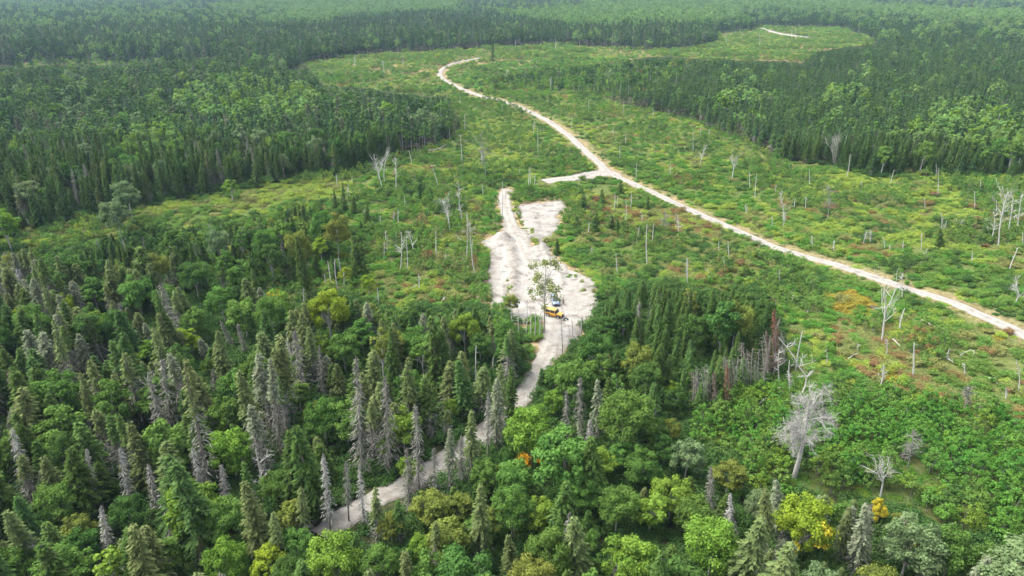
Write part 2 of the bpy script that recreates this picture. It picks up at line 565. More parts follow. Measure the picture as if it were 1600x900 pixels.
def sand_mat(name, c_lo, c_hi, c_st, s1=0.25, stretch=None):
    m, t, o = mat_new(name)
    tc = t.nodes.new("ShaderNodeTexCoord").outputs['Object']
    n1 = nodes_noise(t, tc, s1, 6, 0.65)
    n2 = nodes_noise(t, tc, 2.2, 4)
    a = ramp(t, n1.outputs['Fac'], [(0.33, c_lo), (0.47, c_hi), (0.60, tuple(min(1, x * 1.06) for x in c_hi)), (0.72, c_st)]).outputs[0]
    f = ramp(t, n2.outputs['Fac'], [(0.3, (0.78, 0.76, 0.73)), (0.6, (1, 1, 1))]).outputs[0]
    mx = t.nodes.new("ShaderNodeMix")
    mx.data_type = 'RGBA'
    mx.blend_type = 'MULTIPLY'
    mx.inputs[0].default_value = 0.7
    t.links.new(a, mx.inputs[6])
    t.links.new(f, mx.inputs[7])
    c = mx.outputs[2]
    # wheel ruts and edge dirt, carried by the mesh itself
    at = t.nodes.new("ShaderNodeAttribute")
    at.attribute_name = "dirt"
    n3 = nodes_noise(t, tc, 0.8, 4)
    mm = t.nodes.new("ShaderNodeMath")
    mm.operation = 'MULTIPLY'
    t.links.new(at.outputs['Fac'], mm.inputs[0])
    mr = t.nodes.new("ShaderNodeMapRange")
    mr.inputs['From Min'].default_value = 0.3
    mr.inputs['From Max'].default_value = 0.65
    t.links.new(n3.outputs['Fac'], mr.inputs['Value'])
    t.links.new(mr.outputs[0], mm.inputs[1])
    c = mixc(t, mm.outputs[0], c, (0.15, 0.13, 0.10))
    b = t.nodes.new("ShaderNodeBsdfDiffuse")
    t.links.new(c, b.inputs['Color'])
    bp = t.nodes.new("ShaderNodeBump")
    bp.inputs['Strength'].default_value = 0.5
    bp.inputs['Distance'].default_value = 0.25
    t.links.new(n2.outputs['Fac'], bp.inputs['Height'])
    t.links.new(bp.outputs[0], b.inputs['Normal'])
    t.links.new(b.outputs[0], o.inputs['Surface'])
    return m


# ------------------------------------------------------------------ ground sheet
ys = [-120.0]
while ys[-1] < 9000:
    ys.append(ys[-1] + max(1.6, 0.011 * ys[-1]))
ys = np.array(ys)
NC = 420
uu = np.linspace(-1, 1, NC)
X = uu[None, :] * (170 + 0.95 * np.maximum(ys, 0))[:, None]
Y = np.broadcast_to(ys[:, None], X.shape)
Hh = hgt(X, Y) + (vnoise(X, Y, 3.1, 8) - 0.5) * 0.12 * (1 - on_bare(X, Y, 3.0))
px, py, _ = proj(X, Y, Hh)
zc = zone(px, py)
rd, sidev = segdist(X, Y, ROAD)
td, _ = segdist(X, Y, TRACK)
verge = np.clip(1.1 - np.abs(rd - 3.8) / 2.2, 0, 1) * np.where(sidev < 0, 0.85, 0.25) * (0.4 + 0.9 * vnoise(X, Y, 7, 15))
verge = np.maximum(verge, (rd < 3.2) * 0.6)
verge = np.maximum(verge, np.clip(1.4 - td / 4.0, 0, 0.9))
pd_, _ = segdist(X, Y, PIT + PIT[:1])
verge = np.maximum(verge, np.clip(1.2 - pd_ / 5.0, 0, 0.9) * np.where(vnoise(X, Y, 6, 9) > 0.35, 1, 0.3))
farclear = (zc == O) & (Y > 560)
farclear &= Y < 1150
verge = np.maximum(verge, farclear * sstep(0.5, 0.75, vnoise(X, Y * 0.35, 40, 12)) * 0.8)
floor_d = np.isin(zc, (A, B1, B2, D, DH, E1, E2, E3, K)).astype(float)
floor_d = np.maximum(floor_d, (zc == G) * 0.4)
nr = len(ys)
idx = np.arange(nr * NC).reshape(nr, NC)
Fq = np.stack([idx[:-1, :-1], idx[:-1, 1:], idx[1:, 1:], idx[1:, :-1]], -1).reshape(-1, 4)
mb = MB()
mb.add(np.stack([X, Y, Hh], -1).reshape(-1, 3), Fq, 0.0)
gm = mb.mesh('ground', [ground_mat()], smooth=True)
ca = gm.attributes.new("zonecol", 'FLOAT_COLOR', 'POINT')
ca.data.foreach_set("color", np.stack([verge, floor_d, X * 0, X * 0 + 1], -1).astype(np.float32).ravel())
obj('ground', gm, kind='structure')


def ribbon(name, P, half, m, ruts=True, base=0.0, seed=1):
    """a road bed: crowned cross-section whose edges dip into the ground, so that its outline is uneven"""
    P2 = []
    for i in range(len(P) - 1):
        n = max(1, int((P[i + 1] - P[i]).length / 1.5))
        for k in range(n):
            P2.append(P[i].lerp(P[i + 1], k / n))
    P2.append(P[-1])
    prof = np.array([-1.45, -1.15, -0.95, -0.6, -0.3, 0, 0.3, 0.6, 0.95, 1.15, 1.45])
    lift = np.array([-0.35, -0.03, 0.10, 0.09, 0.12, 0.15, 0.12, 0.09, 0.10, -0.03, -0.35])
    rut = np.array([1.0, 1.0, 0.6, 0.1, 0.5, 0.75, 0.5, 0.1, 0.6, 1.0, 1.0])
    V, dirt = [], []
    for i, p in enumerate(P2):
        d = (P2[min(i + 1, len(P2) - 1)] - P2[max(0, i - 1)])
        d.z = 0
        d.normalize()
        nx, ny = -d.y, d.x
        hw = half(i / len(P2)) if callable(half) else half
        n1 = hw * (1 + 0.35 * (float(vnoise(p.x, p.y, 4, seed)) - 0.5) + 0.25 * (float(vnoise(p.x, p.y, 1.7, seed + 4)) - 0.5))
        n2 = hw * (1 + 0.35 * (float(vnoise(p.x, p.y, 4, seed + 1)) - 0.5) + 0.25 * (float(vnoise(p.x, p.y, 1.7, seed + 5)) - 0.5))
        far = min(max((p.y - 200) / 400, 0), 1)
        for a, l, r in zip(prof, lift, rut):
            k = n1 if a < 0 else n2
            x, y = p.x + nx * a * k, p.y + ny * a * k
            V.append((x, y, float(hgt(x, y)) + l * (1 + 1.5 * far) + far * 0.15 + base))
            dirt.append(r * (1.0 if ruts else 0.5))
    n, k = len(P2), len(prof)
    idx = np.arange(n * k).reshape(n, k)
    Fq = np.stack([idx[:-1, :-1], idx[:-1, 1:], idx[1:, 1:], idx[1:, :-1]], -1).reshape(-1, 4)
    if True:
        Fq = Fq[:, ::-1]
    b = MB()
    b.add(V, Fq, 0.0)
    me = b.mesh(name, [m], smooth=True)
    a = me.attributes.new("dirt", 'FLOAT', 'POINT')
    a.data.foreach_set("value", np.array(dirt, np.float32))
    return obj(name, me, kind='structure')


M['gravel'] = sand_mat('pale_gravel', (0.20, 0.19, 0.172), (0.28, 0.268, 0.245), (0.20, 0.186, 0.163))
M['trackdirt'] = sand_mat('track_gravel', (0.19, 0.175, 0.152), (0.295, 0.28, 0.252), (0.215, 0.197, 0.168))
M['sand'] = sand_mat('pale_sand', (0.125, 0.11, 0.092), (0.27, 0.26, 0.238), (0.19, 0.172, 0.148), 0.3)
ribbon('gravel_road', road_w, ROAD_HALF, M['gravel'], seed=21)
ribbon('side_road', side_w, lambda f: 5.2 - 2.4 * min(1, f * 1.8), M['gravel'], seed=31, base=0.02)
ribbon('distant_road', far_w, 3.5, M['gravel'], seed=41, base=0.15)
i0 = next(i for i, p in enumerate(track_w) if p.y < U(866, 498).y)
ribbon('dirt_track', track_w, TRACK_HALF, M['trackdirt'], seed=51, base=0.12)

# the pit: a fine sheet whose rim dips into the ground
xs_ = [p[0] for p in PIT]
ys_ = [p[1] for p in PIT]
gx = np.arange(min(xs_) - 4, max(xs_) + 4, 0.5)
gy = np.arange(min(ys_) - 4, max(ys_) + 4, 0.5)
GX, GY = np.meshgrid(gx, gy)
ins = inpoly(GX, GY, PIT)
dd, _ = segdist(GX, GY, PIT + PIT[:1])
sdv = np.where(ins, dd, -dd) + (vnoise(GX, GY, 3.5, 61) - 0.5) * 2.2 + (vnoise(GX, GY, 1.2, 62) - 0.5) * 1.0
z = hgt(GX, GY) + 0.18 + np.clip(sdv, -1.2, 0) * 0.5 + 0.08 * (vnoise(GX, GY, 1.5, 63) - 0.5) + 0.25 * (vnoise(GX, GY, 6, 64) - 0.5) * np.clip(sdv / 3, 0, 1)
for (mx_, my_, hh_, rr_) in [(783, 372, 1.6, 3.0), (790, 376, 1.2, 2.5), (800, 392, 0.7, 2.5), (804, 410, 0.7, 2.5), (805, 430, 0.7, 2.2), (803, 448, 0.6, 2.5), (832, 352, 0.9, 3), (836, 372, 1.1, 3), (845, 388, 1.0, 2.6), (828, 340, 0.7, 3), (836, 362, 0.9, 2.5), (870, 330, 0.5, 3), (912, 445, 0.6, 3), (925, 465, 0.5, 3), (862, 420, 0.4, 3), (893, 520, 0.7, 2.5), (905, 508, 0.7, 2.5), (776, 384, 0.7, 2)]:
    c = U(mx_, my_)
    q = np.hypot(GX - c.x, GY - c.y) / rr_
    z += hh_ * np.exp(-q * q * 1.6) * (0.75 + 0.5 * vnoise(GX, GY, 1.1, 65)) * (sdv > -1)
tdp, _ = segdist(GX, GY, TRACK)
dirt = np.clip(1.0 - sdv / 2.5, 0, 1) * 0.9
for pl_, off_, k_ in (([(868, 500), (868, 470), (858, 440), (838, 410), (815, 380), (800, 350)], 0.9, 0.55), ([(868, 505), (885, 490), (903, 470), (900, 440), (880, 420), (860, 400), (850, 385), (840, 360)], 0.9, 0.6),
                      ([(772, 470), (775, 430), (776, 400), (785, 375), (798, 350)], 0.8, 0.55), ([(893, 540), (900, 505), (915, 480), (912, 455)], 0.8, 0.6), ([(845, 400), (830, 430), (822, 460), (835, 490)], 0.8, 0.5)):
    W_ = [(p.x, p.y) for p in catmull([U(*q) for q in pl_], 5)]
    dd_, _ = segdist(GX, GY, W_)
    dirt = np.maximum(dirt, np.clip(1.2 - np.abs(dd_ - off_) / 0.35, 0, 1) * k_)
for pl_, w_, k_ in (([(790, 372), (797, 388), (803, 410), (802, 440), (800, 460)], 1.6, 0.95), ([(846, 386), (856, 405), (872, 425), (880, 445)], 0.8, 0.6)):
    W_ = [(p.x, p.y) for p in catmull([U(*q) for q in pl_], 5)]
    dd_, _ = segdist(GX, GY, W_)
    dirt = np.maximum(dirt, np.clip(1.3 - dd_ / w_, 0, 1) * k_)
    z += 0.5 * np.exp(-(dd_ / w_) ** 2) * (0.6 + 0.8 * vnoise(GX, GY, 1.3, 69)) * (sdv > -1)
q_ = U(912, 455)
dirt = np.maximum(dirt, np.exp(-(((GX - q_.x) / 6) ** 2 + ((GY - q_.y) / 7) ** 2)) * 0.75)
dirt = np.maximum(dirt, sstep(0.55, 0.8, vnoise(GX, GY * 2.0, 5, 66)) * 0.55)
pc = U(855, 330)
pad = (GY > U(840, 372).y) & (GX > U(812, 350).x)
dirt = np.where(pad, np.maximum(dirt, 0.75 * (np.sin(GY * 0.9 + 2 * vnoise(GX, GY, 6, 67)) > 0.2) * vnoise(GX, GY, 3, 68) + 0.2), dirt)
keep = sdv > -1.3
ind = -np.ones(keep.shape, int)
fmask = keep[:-1, :-1] & keep[:-1, 1:] & keep[1:, 1:] & keep[1:, :-1]
idx = np.arange(GX.size).reshape(GX.shape)
Fq = np.stack([idx[:-1, :-1], idx[:-1, 1:], idx[1:, 1:], idx[1:, :-1]], -1)[fmask]
used = np.unique(Fq)
rem = np.zeros(GX.size, int)
rem[used] = np.arange(len(used))
mb = MB()
mb.add(np.stack([GX, GY, z], -1).reshape(-1, 3)[used], rem[Fq], 0.0)
pm = mb.mesh('sand_clearing', [M['sand']], smooth=True)
a = pm.attributes.new("dirt", 'FLOAT', 'POINT')
a.data.foreach_set("value", dirt.ravel()[used].astype(np.float32))
obj('sand_clearing', pm, kind='structure')

# ------------------------------------------------------------------ plants: one detailed model of each kind
PI = math.pi


def trunk_mb(Ht, r, lean=0.0, k=7, wob_=0.15, top=0.25, mi=0):
    b = MB()
    P, R = [], []
    ax, ay = rng.uniform(-1, 1, 2) * lean
    for i in range(9):
        f = i / 8
        P.append((ax * f * f * Ht + rng.normal() * wob_ * 0.3 * f, ay * f * f * Ht + rng.normal() * wob_ * 0.3 * f, Ht * f - 0.3 * (i == 0)))
        R.append(r * (1 - f) ** 0.8 + 0.02 + (0.25 * r if i == 0 else 0))
    b.tube(P, R, k, None, mi)
    return b


def spruce_crown(Ht, R, z0, step, nb, size, mi=0, alive=1.0, dead_below=0.0, dens=1.0, droop=0.45, b=None, power=0.8, twist=True):
    """whorls of drooping boughs clad in flat sprays; below dead_below the boughs are bare grey twigs (material mi + 1)"""
    b = b or MB()
    z = z0
    C_, U_, V_, T_ = [], [], [], []
    c2, u2, v2 = [], [], []
    while z < Ht - 0.15:
        t = (z - z0) / (Ht - z0)
        L0 = R * (1 - t) ** power + 0.12
        if t < 0.12:
            L0 *= 0.7 + 2.5 * t
        bare = (z / Ht) < dead_below + rng.normal() * 0.07
        for _ in range(nb):
            if rng.random() > dens:
                continue
            az = rng.uniform(0, 2 * PI)
            L = L0 * rng.uniform(0.65, 1.2)
            d = np.array([math.cos(az), math.sin(az), 0])
            pdir = np.array([-d[1], d[0], 0])
            zz = z + rng.uniform(-0.5, 0.5) * step
            if bare:
                n = max(2, int(L / 0.5))
                for q in range(n):
                    s_ = (q + 0.6) / n
                    c = d * L * s_ + np.array([0, 0, zz - droop * L * s_ * s_ * 1.2])
                    c2.append(c)
                    sg = rng.choice([-1, 1])
                    dv = d * 0.8 + pdir * sg * rng.uniform(0.1, 0.7) + np.array([0, 0, -rng.uniform(0.3, 0.9)])
                    dv /= np.linalg.norm(dv)
                    u2.append(dv * rng.uniform(0.3, 0.55) * (size / 0.3))
                    v2.append(np.cross(dv, rvec(1)[0]) * 0.065 * (size / 0.3))
                continue
            n = max(1, int(L / (size * 1.0)))
            for q in range(n):
                s_ = (q + rng.uniform(0.5, 1.0)) / n
                for sg in (-1, 1):
                    c = d * L * s_ + pdir * sg * size * 0.45 * (1.1 - s_) + np.array([0, 0, zz + 0.12 * L * s_ - droop * L * s_ * s_ + rng.normal() * 0.05])
                    dv = d * 0.8 + pdir * sg * rng.uniform(0.2, 0.8) + np.array([0, 0, -rng.uniform(0.05, 0.6)])
                    dv /= np.linalg.norm(dv)
                    up = np.array([rng.normal() * 0.35, rng.normal() * 0.35, 1.0])
                    wv = np.cross(dv, up)
                    wv /= np.linalg.norm(wv)
                    C_.append(c)
                    U_.append(dv * size * rng.uniform(0.8, 1.4))
                    V_.append(wv * size * rng.uniform(0.32, 0.55))
        z += step * (1 + 0.3 * rng.normal() * 0.5)
    # leader
    for q in range(3):
        c = np.array([0, 0, Ht - 0.2 * q])
        (C_ if alive else c2).append(c)
        (U_ if alive else u2).append(np.array([rng.normal() * 0.06, rng.normal() * 0.06, 0.4]))
        (V_ if alive else v2).append(np.array([math.cos(q), math.sin(q), 0]) * 0.09)
    if C_:
        b.rhomb(C_, U_, V_, None, mi)
    if c2:
        b.rhomb(c2, u2, v2, None, mi + 1)
    return b


def broad_crown(Ht, R, z0, nclump, per, leaf, b=None, mi=0, open_=0.0, flat=1.0, seed=None):
    b = b or MB()
    cz = (Ht + z0) / 2
    az = (Ht - z0) / 2
    cl = []
    tries = 0
    while len(cl) < nclump and tries < nclump * 30:
        tries += 1
        d = rvec(1)[0]
        if d[2] < -0.55:
            continue
        f = rng.uniform(0.4, 0.98)
        p = np.array([d[0] * (R) * f, d[1] * (R) * f, cz + d[2] * az * f * flat])
        rr = R * rng.uniform(0.12, 0.32)
        if all(np.linalg.norm(p - q) > 0.35 * min(rr, r2) for q, r2 in cl):
            cl.append((p, rr))
    cen = np.array([0, 0, cz - az * 0.25])
    for p, rr in cl:
        n = int(per * (rr / (R * 0.25)) ** 2)
        d = rvec(n)
        out = p - cen
        out = out / (np.linalg.norm(out) + 1e-6) + np.array([0, 0, 0.5])
        k = (d @ out) > -0.25 + 0.4 * rng.random(n)
        d = d[k]
        n = len(d)
        bump = 1 + 0.16 * np.sin(d[:, 0] * 6 + p[0] * 3) * np.sin(d[:, 1] * 6 + p[1] * 3) + 0.12 * rng.normal(size=n)
        c = p + d * (rr * bump * rng.uniform(0.55, 1.12, n))[:, None] * np.array([1, 1, 0.85])
        nr_ = unit(d + rng.normal(size=(n, 3)) * 0.5 + np.array([0, 0, 0.35]))
        tcl = rng.uniform(0.15, 0.85)
        leaves(b, c, nr_, leaf, np.clip(tcl + rng.normal(size=n) * 0.22, 0, 1), mi)
    return b, cl


def limbs(b, cl, Ht, z0, r, mi=0, n=9):
    idx = rng.permutation(len(cl))[:n]
    for i in idx:
        p, rr = cl[i]
        zs = z0 * rng.uniform(0.75, 1.15)
        s_ = Vector((0, 0, zs))
        e = Vector(p)
        m_ = s_.lerp(e, 0.5) + Vector((0, 0, 0.12 * (e - s_).length))
        b.tube([s_, m_, e], [r * 0.5, r * 0.3, 0.03], 5, None, mi)


def branchy(b, p, d, L, r, depth, mi=0, spread=0.7, gravity=0.0, twigs=0, twig_mi=1, kids=(2, 4), twlen=0.6, k=6):
    """recursive bare branching"""
    n = 4
    P, R = [p], [r]
    for i in range(n):
        d = (d + Vector(rng.normal(size=3) * 0.12) + Vector((0, 0, gravity))).normalized()
        P.append(P[-1] + d * (L / n))
        R.append(r * (1 - 0.75 * (i + 1) / n) + 0.012)
    b.tube(P, R, k if depth > 1 else 4, None, mi)
    if depth > 0:
        for _ in range(rng.integers(*kids)):
            i = rng.integers(1, n + 1)
            nd = (d + Vector(rng.normal(size=3)) * spread).normalized()
            branchy(b, P[i], nd, L * rng.uniform(0.45, 0.75), R[i] * 0.7, depth - 1, mi, spread, gravity, twigs, twig_mi, kids, twlen, k)
    if twigs and depth <= 1:
        m = twigs
        c = np.array([P[rng.integers(1, n + 1)] for _ in range(m)]) + rng.normal(size=(m, 3)) * L * 0.12
        dv = unit(np.array(d) * 0.8 + rng.normal(size=(m, 3)) * 0.6)
        b.rhomb(c + dv * twlen * 0.5, dv * twlen * rng.uniform(0.4, 1, m)[:, None], np.cross(dv, rvec(m)) * 0.022, None, twig_mi)


PROTO = {}      # kind -> list of dict(trunk mesh, crown mesh builder per palette, joined mesh, height)


def merge(*mbs):
    o = MB()
    for b, off in mbs:
        for V in b.V:
            pass
        o.V += b.V
        for f, t, m in b.Fc:
            o.Fc.append((f + o.n, t, m + off))
        o.n += b.n
    return o


def add_proto(kind, tb, cb, Ht, R, tmats, cmats, tname='trunk', cname='crown'):
    """tmats/cmats: lists of material keys; cmats[0] is replaced by the palette"""
    PROTO.setdefault(kind, []).append(dict(tb=tb, cb=cb, H=Ht, R=R, tm=tmats, cm=cmats, tme=tb.mesh(tname, [M[k] for k in tmats]) if tb else None,
                                           cme=cb.mesh(cname, [M[k] for k in cmats]) if cb else None, joined={}, crowns={}))


def crown_mesh(pr, pal):
    if pal is None or pal == pr['cm'][0]:
        return pr['cme']
    if pal not in pr['crowns']:
        me = pr['cme'].copy()
        me.materials[0] = M[pal]
        pr['crowns'][pal] = me
    return pr['crowns'][pal]


def joined(pr, pal):
    """trunk and crown in one mesh object that is not in the scene: the model of the uncountable far ones"""
    key = pal or pr['cm'][0]
    if key not in pr['joined']:
        cm = [key] + pr['cm'][1:]
        b = merge((pr['tb'], 0), (pr['cb'], len(pr['tm']))) if pr['tb'] else pr['cb']
        me = b.mesh('plant', [M[k] for k in ((pr['tm'] + cm) if pr['tb'] else cm)])
        pr['joined'][key] = bpy.data.objects.new('plant', me)
    return pr['joined'][key]


# live spruce, near
for i in range(4):
    Ht = [16, 14, 17.5, 15][i]
    R = [2.1, 1.8, 2.2, 2.4][i]
    tb = trunk_mb(Ht, 0.17, 0.02)
    cb = spruce_crown(Ht, R, [1.8, 1.2, 3.0, 1.0][i], 0.36, 8, 0.34, dead_below=[0.0, 0.0, 0.25, 0.0][i], dens=0.95)
    add_proto('spruce', tb, cb, Ht, R, ['bark'], ['sp_dark', 'twig'])
# spruce with bare grey lower boughs, lichened
for i in range(5):
    Ht = [17, 19, 16, 18, 15][i]
    R = [1.9, 1.7, 2.1, 1.8, 2.0][i]
    tb = trunk_mb(Ht, 0.18, 0.025)
    cb = spruce_crown(Ht, R, [1.5, 2.5, 1.5, 3.0, 1.2][i], 0.34, 8, 0.30, dead_below=[0.45, 0.6, 0.5, 0.72, 0.38][i], dens=0.85, droop=0.6, power=0.65)
    add_proto('lichen_spruce', tb, cb, Ht, R, ['bark'], ['sp_olive', 'twig'])
# dead spruce
for i in range(4):
    Ht = [17, 15, 18, 14][i]
    R = [1.5, 1.7, 1.3, 1.6][i]
    tb = trunk_mb(Ht, 0.17, 0.03)
    cb = spruce_crown(Ht, R, [3, 2, 5, 2][i], 0.30, 8, 0.32, alive=0, dead_below=2.0, dens=0.85, droop=0.55, power=0.7)
    # its material 0 is the bare twigs
    cb.Fc = [(f, t, 0) for f, t, m in cb.Fc]
    add_proto('dead_spruce', tb, cb, Ht, R, ['greywood'], ['twig'])
# bare poles of dead spruces: stubs only
for i in range(4):
    Ht = [9, 12, 7, 14][i]
    tb = MB()
    ax = rng.normal() * 0.5
    tb.tube([(0, 0, -0.3), (0.15 * ax, 0.1, Ht * 0.35), (0.4 * ax, 0.1, Ht * 0.7), (ax, 0.2, Ht)], [0.17, 0.13, 0.10, 0.05], 7)
    cb = MB()
    for q in range([9, 16, 5, 22][i]):
        z_ = rng.uniform(0.3, 0.97) * Ht
        a_ = rng.uniform(0, 2 * PI)
        L = rng.uniform(0.3, 1.1)
        s_ = Vector((ax * (z_ / Ht) ** 1.5, 0.1, z_))
        cb.tube([s_, s_ + Vector((math.cos(a_) * L, math.sin(a_) * L, rng.uniform(-0.3, 0.4) * L))], [0.04, 0.012], 4)
    add_proto('snag', tb, cb, Ht, 0.5, ['whitewood'], ['whitewood'], 'trunk', 'branches')
# broadleaf trees
for i in range(6):
    Ht = [13, 11, 15, 12, 14, 10][i]
    R = [4.4, 3.3, 4.8, 3.8, 3.2, 2.7][i]
    z0 = [4.0, 3.0, 5.0, 3.0, 4.5, 2.2][i]
    cb, cl = broad_crown(Ht, R, z0, [84, 62, 96, 76, 70, 50][i], 260, 0.175)
    tb = trunk_mb(Ht * 0.75, 0.2, 0.02)
    limbs(tb, cl, Ht, z0 + 1, 0.2)
    add_proto('broadleaf', tb, cb, Ht, R, ['palebark'], ['bl_mid'])
# slender open aspens and birches
for i in range(4):
    Ht = [14, 12, 15, 10][i]
    R = [2.3, 2.0, 2.6, 1.9][i]
    z0 = [5.5, 5, 7, 3][i]
    cb, cl = broad_crown(Ht, R, z0, [30, 26, 28, 28][i], 150, 0.17)
    tb = trunk_mb(Ht * 0.9, 0.13, 0.04)
    limbs(tb, cl, Ht, z0, 0.12, n=8)
    add_proto('aspen', tb, cb, Ht, R, ['whitewood'], ['bl_mid'])
# small spruces of the clearing, dense to the ground
for i in range(3):
    Ht = [6, 4.5, 8][i]
    R = [1.5, 1.3, 1.8][i]
    tb = trunk_mb(Ht, 0.1, 0.01)
    cb = spruce_crown(Ht, R, 0.3, 0.34, 9, 0.32, dens=1.0)
    add_proto('young_spruce', tb, cb, Ht, R, ['bark'], ['sp_dark', 'twig'])
# far spruces, broadleaves
for i in range(4):
    Ht = [16, 14, 17, 13][i]
    R = [2.2, 1.9, 2.0, 2.2][i]
    b = MB()
    b.tube([(0, 0, -0.3), (0, 0, Ht * 0.95)], [0.2, 0.04], 4)
    cb = spruce_crown(Ht, R * 0.95, [2.0, 3.5, 5.0, 1.5][i], 1.0, 6, 0.75, dead_below=[0.2, 0.3, 0.4, 0.15][i])
    add_proto('far_spruce', b, cb, Ht, R, ['greywood'], ['sp_dark', 'twig'])
for i in range(4):
    Ht = [13, 11, 15, 12][i]
    R = [3.6, 3.0, 3.6, 2.8][i]
    b = MB()
    b.tube([(0, 0, -0.3), (0, 0, Ht * 0.8)], [0.2, 0.08], 4)
    cb, cl = broad_crown(Ht, R, Ht * 0.3, 26, 34, 0.46)
    add_proto('far_broadleaf', b, cb, Ht, R, ['palebark'], ['bl_far'])


def shrub_mb(R, Ht, n, leaf, stems=False, flatness=0.6):
    b = MB()
    k = max(3, int(n / 45))
    for _ in range(k):
        a = rng.uniform(0, 2 * PI)
        r_ = R * math.sqrt(rng.random()) * 0.75
        rr = R * rng.uniform(0.28, 0.45)
        hz = Ht * rng.uniform(0.45, 1.0) - rr * 0.6
        c0 = np.array([r_ * math.cos(a), r_ * math.sin(a), max(hz, 0.1)])
        m_ = n // k
        d = rvec(m_)
        d[:, 2] = np.abs(d[:, 2]) * 1.0 - 0.25
        c = c0 + d * rr * rng.uniform(0.45, 1.5, m_)[:, None]
        c[:, 2] = np.maximum(c[:, 2], 0.05)
        nr_ = unit(d * 0.7 + rng.normal(size=(m_, 3)) * 0.5 + np.array([0, 0, 0.6]))
        leaves(b, c, nr_, leaf, np.clip(rng.uniform(0.2, 0.8) + rng.normal(size=m_) * 0.2, 0, 1))
    return b


for i in range(5):
    R, Ht = [1.3, 1.7, 1.1, 2.0, 1.4][i], [1.3, 2.0, 0.9, 2.4, 1.6][i]
    add_proto('shrub', None, shrub_mb(R, Ht, 900, 0.115), Ht, R, [], ['sh_green'])
for i in range(3):
    R, Ht = [1.6, 2.0, 1.4][i], [0.55, 0.7, 0.45][i]
    add_proto('fern', None, shrub_mb(R, Ht, 620, 0.11), Ht, R, [], ['sh_lime'])
for i in range(4):       # leafy saplings, 3 to 5 m
    Ht = [4.2, 3.4, 5.0, 3.8][i]
    R = [1.5, 1.4, 1.6, 1.7][i]
    cb, cl = broad_crown(Ht, R, 0.3, 26, 62, 0.13)
    tb = MB()
    for _ in range(3):
        a_, r_ = rng.uniform(0, 6.28), rng.uniform(0.3, 0.7)
        tb.tube([(0.1 * math.cos(a_), 0.1 * math.sin(a_), -0.1), (r_ * math.cos(a_), r_ * math.sin(a_), Ht * 0.7)], [0.05, 0.015], 4)
    add_proto('sapling', tb, cb, Ht, R, ['greywood'], ['sh_green'])
for i in range(3):
    R, Ht = [2.2, 2.8, 2.4][i], [1.6, 2.4, 3.2][i]
    add_proto('far_shrub', None, shrub_mb(R, Ht, 260, 0.27), Ht, R, [], ['sh_green'])


# ------------------------------------------------------------------ where everything stands
ITEMS = []       # dict(kind, pi, pal, x, y, sxy, sz, rot, tilt, label, name, cat, group, must)
BROAD = []       # (x, y, R) of broadleaf crowns already placed


def hfor(B, ty):
    """height above the base point B at which a vertical stem reaches the row ty of the photograph"""
    lo, hi = 0.1, 60.0
    for _ in range(40):
        m_ = (lo + hi) / 2
        if proj(B.x, B.y, B.z + m_)[1] > ty:
            lo = m_
        else:
            hi = m_
    return lo


def item(kind, x, y, pal=None, pi=None, sxy=1.0, sz=1.0, rot=None, tilt=(0, 0), label=None, must=False, look=None):
    n = len(PROTO[kind])
    ITEMS.append(dict(kind=kind, pi=rng.integers(n) if pi is None else pi % n, pal=pal, x=float(x), y=float(y), sxy=float(sxy), sz=float(sz),
                      rot=rng.uniform(0, 2 * PI) if rot is None else rot, tilt=tilt, label=label, must=must, look=look))


